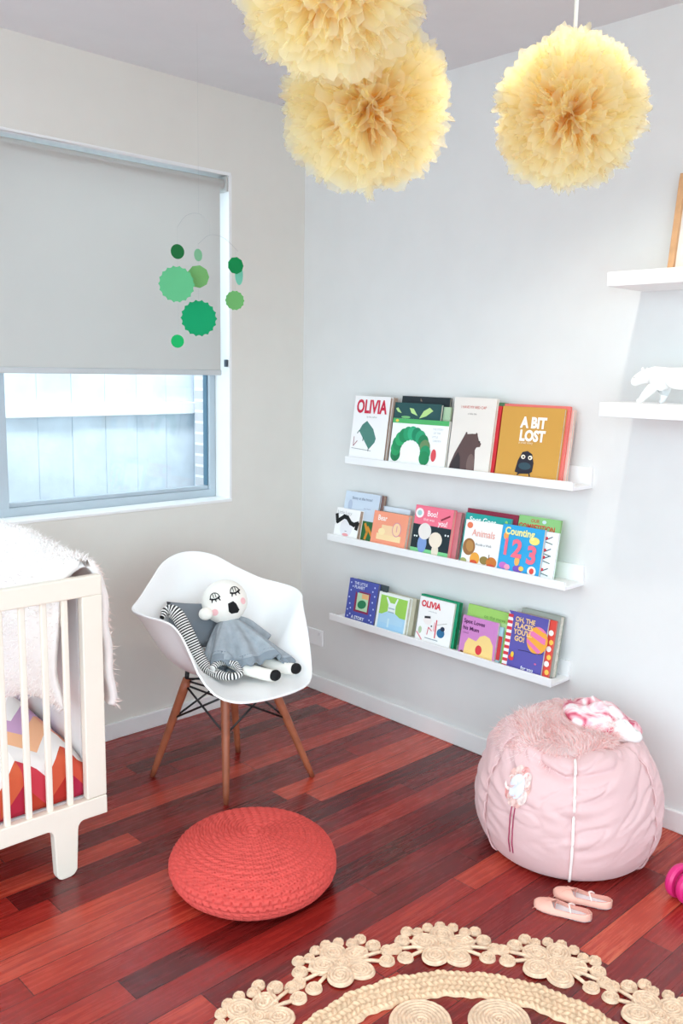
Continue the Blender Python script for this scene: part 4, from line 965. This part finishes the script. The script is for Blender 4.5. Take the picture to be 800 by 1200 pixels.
pompom((-.895, -1.90, 2.030), .172, 'right-hand pale yellow tulle pompom hanging on its own', 1, .0045)
pompom((-1.188, -1.562, 2.045), .197, 'large yellow tulle pompom, lower of the two overlapping ones', 2)
pompom((-1.522, -1.799, 2.150), .178, 'yellow tulle pompom cut by the top edge, upper of the overlapping pair', 3)

# ------------------------------------------------------------------ mobile
mb_ = empty('paper_mobile', (-.86, -.5, 1.97), 0, 'hanging mobile of scalloped green paper discs in front of the blind', 'mobile')
MO = V((-.86, -.5, 1.97)); wirem = M('b4b6b6', .4, .5, name='fine_wire')
toc = (CAM-MO); base_a = math.atan2(toc.y, toc.x)
discs = [((-.989, -.5, 1.838), .0235, 0, '1f6f3c', 25, 0), ((-.908, -.5, 1.835), .020, 0, '86c79c', 50, 0), ((-.994, -.5, 1.734), .057, 18, '62b983', 6, .04), ((-.909, -.5, 1.765), .0375, 9, '74b06a', 12, .02),
         ((-.753, -.5, 1.815), .029, 9, '0f8a4c', 20, .02), ((-.716, -.47, 1.79), .036, 0, '7fdcc0', 66, 0), ((-.757, -.5, 1.697), .0325, 14, '6fb36a', 8, .04), ((-.907, -.5, 1.629), .0585, 18, '0f9a63', 5, .045), ((-.993, -.5, 1.55), .0215, 0, '18b062', 14, 0)]
for (p, r, n_, c, tw, am) in discs:
    pts = []
    K = max(40, n_*8)
    for i in range(K):
        a = 2*PI*i/K
        if n_ == 9: k = cos(PI/9)/cos((a % (2*PI/9))-PI/9)
        elif n_: k = 1+am*(1-2*abs(sin(n_*a/2)))
        else: k = 1
        pts.append((r*k*cos(a), r*k*sin(a)))
    ang = base_a+PI/2+rad(tw); dx = V((cos(ang), sin(ang), 0)); o0 = V(p)-MO; nn = V((0, 0, 1)).cross(dx)*.0006
    b = MB(); m_ = M(c, .75, .2, bump=.2, bscale=300, name='green_paper')
    A = [o0+dx*x+V((0, 0, y))+nn for x, y in pts]; B_ = [o0+dx*x+V((0, 0, y))-nn for x, y in pts]; n = len(pts)
    b.add(A+B_, [tuple(range(n)), tuple(range(n, 2*n))[::-1]]+[(i, (i+1) % n, n+(i+1) % n, n+i) for i in range(n)], m_); b.build('paper_disc', mb_)
th_ = M('b8bcbc', .5, name='mobile_thread')
b = MB()
b.tube(resample([(-.989, -.5, 1.915), (-.955, -.5, 1.955), (-.905, -.5, 1.968), (-.86, -.5, 1.945)], 16), .0005, wirem, 6)
b.tube(resample([(-.908, -.5, 1.87), (-.86, -.5, 1.905), (-.80, -.5, 1.90), (-.735, -.49, 1.865)], 16), .0005, wirem, 6)
for s in b.v: s -= MO
b.build('wire_arm', mb_)
b = MB()
for x, z0, z1 in ((-.989, 1.915, 1.862), (-.989, 1.815, 1.57), (-.908, 1.87, 1.855), (-.908, 1.815, 1.688), (-.753, 1.874, 1.844), (-.755, 1.787, 1.73), (-.86, 1.945, 1.905), (-.905, H-.0, 1.968)):
    b.tube([V((x, -.5, z0))-MO, V((x, -.5, z1))-MO], .00022, th_, 4)
b.build('thread', mb_)

# ------------------------------------------------------------------ light
def downlight(x, y, power, col, spot=120, blend=.8, radius=.03, where='nearer the right wall'):
    root = empty('ceiling_downlight', (x, y, H), 0, 'recessed round ceiling downlight '+where, 'ceiling light', 'recessed ceiling downlights')
    b = MB(); b.lathe([(.045, .0), (.052, -.004), (.040, -.006), (.038, -.001)], gloss_white, n=32); b.build('ring', root, smooth=True)
    em = bpy.data.materials.new('lamp_face'); em.use_nodes = True; bs = em.node_tree.nodes['Principled BSDF']; bs.inputs['Emission Color'].default_value = (*col, 1); bs.inputs['Emission Strength'].default_value = 4
    b = MB(); b.lathe([(0, -.0015), (.037, -.0015), (.037, 0), (0, 0)], em, n=32); b.build('lamp_face', root)
    l = bpy.data.lights.new('downlight_lamp', 'SPOT'); l.energy = power; l.color = col; l.spot_size = rad(spot); l.spot_blend = blend; l.shadow_soft_size = radius
    o = bpy.data.objects.new('downlight_lamp', l); C.objects.link(o); o.parent = root; o.location = (0, 0, -.02)
WARM = (1, .93, .82)
downlight(-.70, -1.74, 27, WARM, 112, .7)
downlight(-2.3, -2.4, 30, WARM, 130, 1, where='over the open side of the room')
w = bpy.data.worlds.new('world'); bpy.context.scene.world = w; w.use_nodes = True
wt_ = w.node_tree; bg = wt_.nodes['Background']; bg.inputs['Strength'].default_value = 4.0
tc = wt_.nodes.new('ShaderNodeTexCoord'); sp_ = wt_.nodes.new('ShaderNodeSeparateXYZ'); rp = wt_.nodes.new('ShaderNodeValToRGB')
mr = wt_.nodes.new('ShaderNodeMapRange'); mr.inputs['From Min'].default_value = -1; mr.inputs['From Max'].default_value = 1
wt_.links.new(tc.outputs['Generated'], sp_.inputs[0]); wt_.links.new(sp_.outputs['Z'], mr.inputs['Value']); wt_.links.new(mr.outputs[0], rp.inputs['Fac']); wt_.links.new(rp.outputs['Color'], bg.inputs['Color'])
e = rp.color_ramp.elements; e[0].position = .44; e[0].color = (.42, .52, .58, 1); e[1].position = .53; e[1].color = (.74, .91, 1, 1)
sn = bpy.data.lights.new('sun', 'SUN'); sn.energy = 6.5; sn.angle = rad(16); sn.color = (.93, .97, 1)
so = bpy.data.objects.new('sun', sn); C.objects.link(so); so.rotation_euler = V((.25, .36, -1)).to_track_quat('-Z', 'Y').to_euler()
sc = bpy.context.scene
sc.cycles.max_bounces = 14; sc.cycles.diffuse_bounces = 8; sc.cycles.transmission_bounces = 10; sc.cycles.transparent_max_bounces = 48
sc.view_settings.view_transform = 'Standard'; sc.view_settings.look = 'None'; sc.view_settings.gamma = 1; sc.view_settings.use_curve_mapping = False
sc.view_settings.exposure = -.07
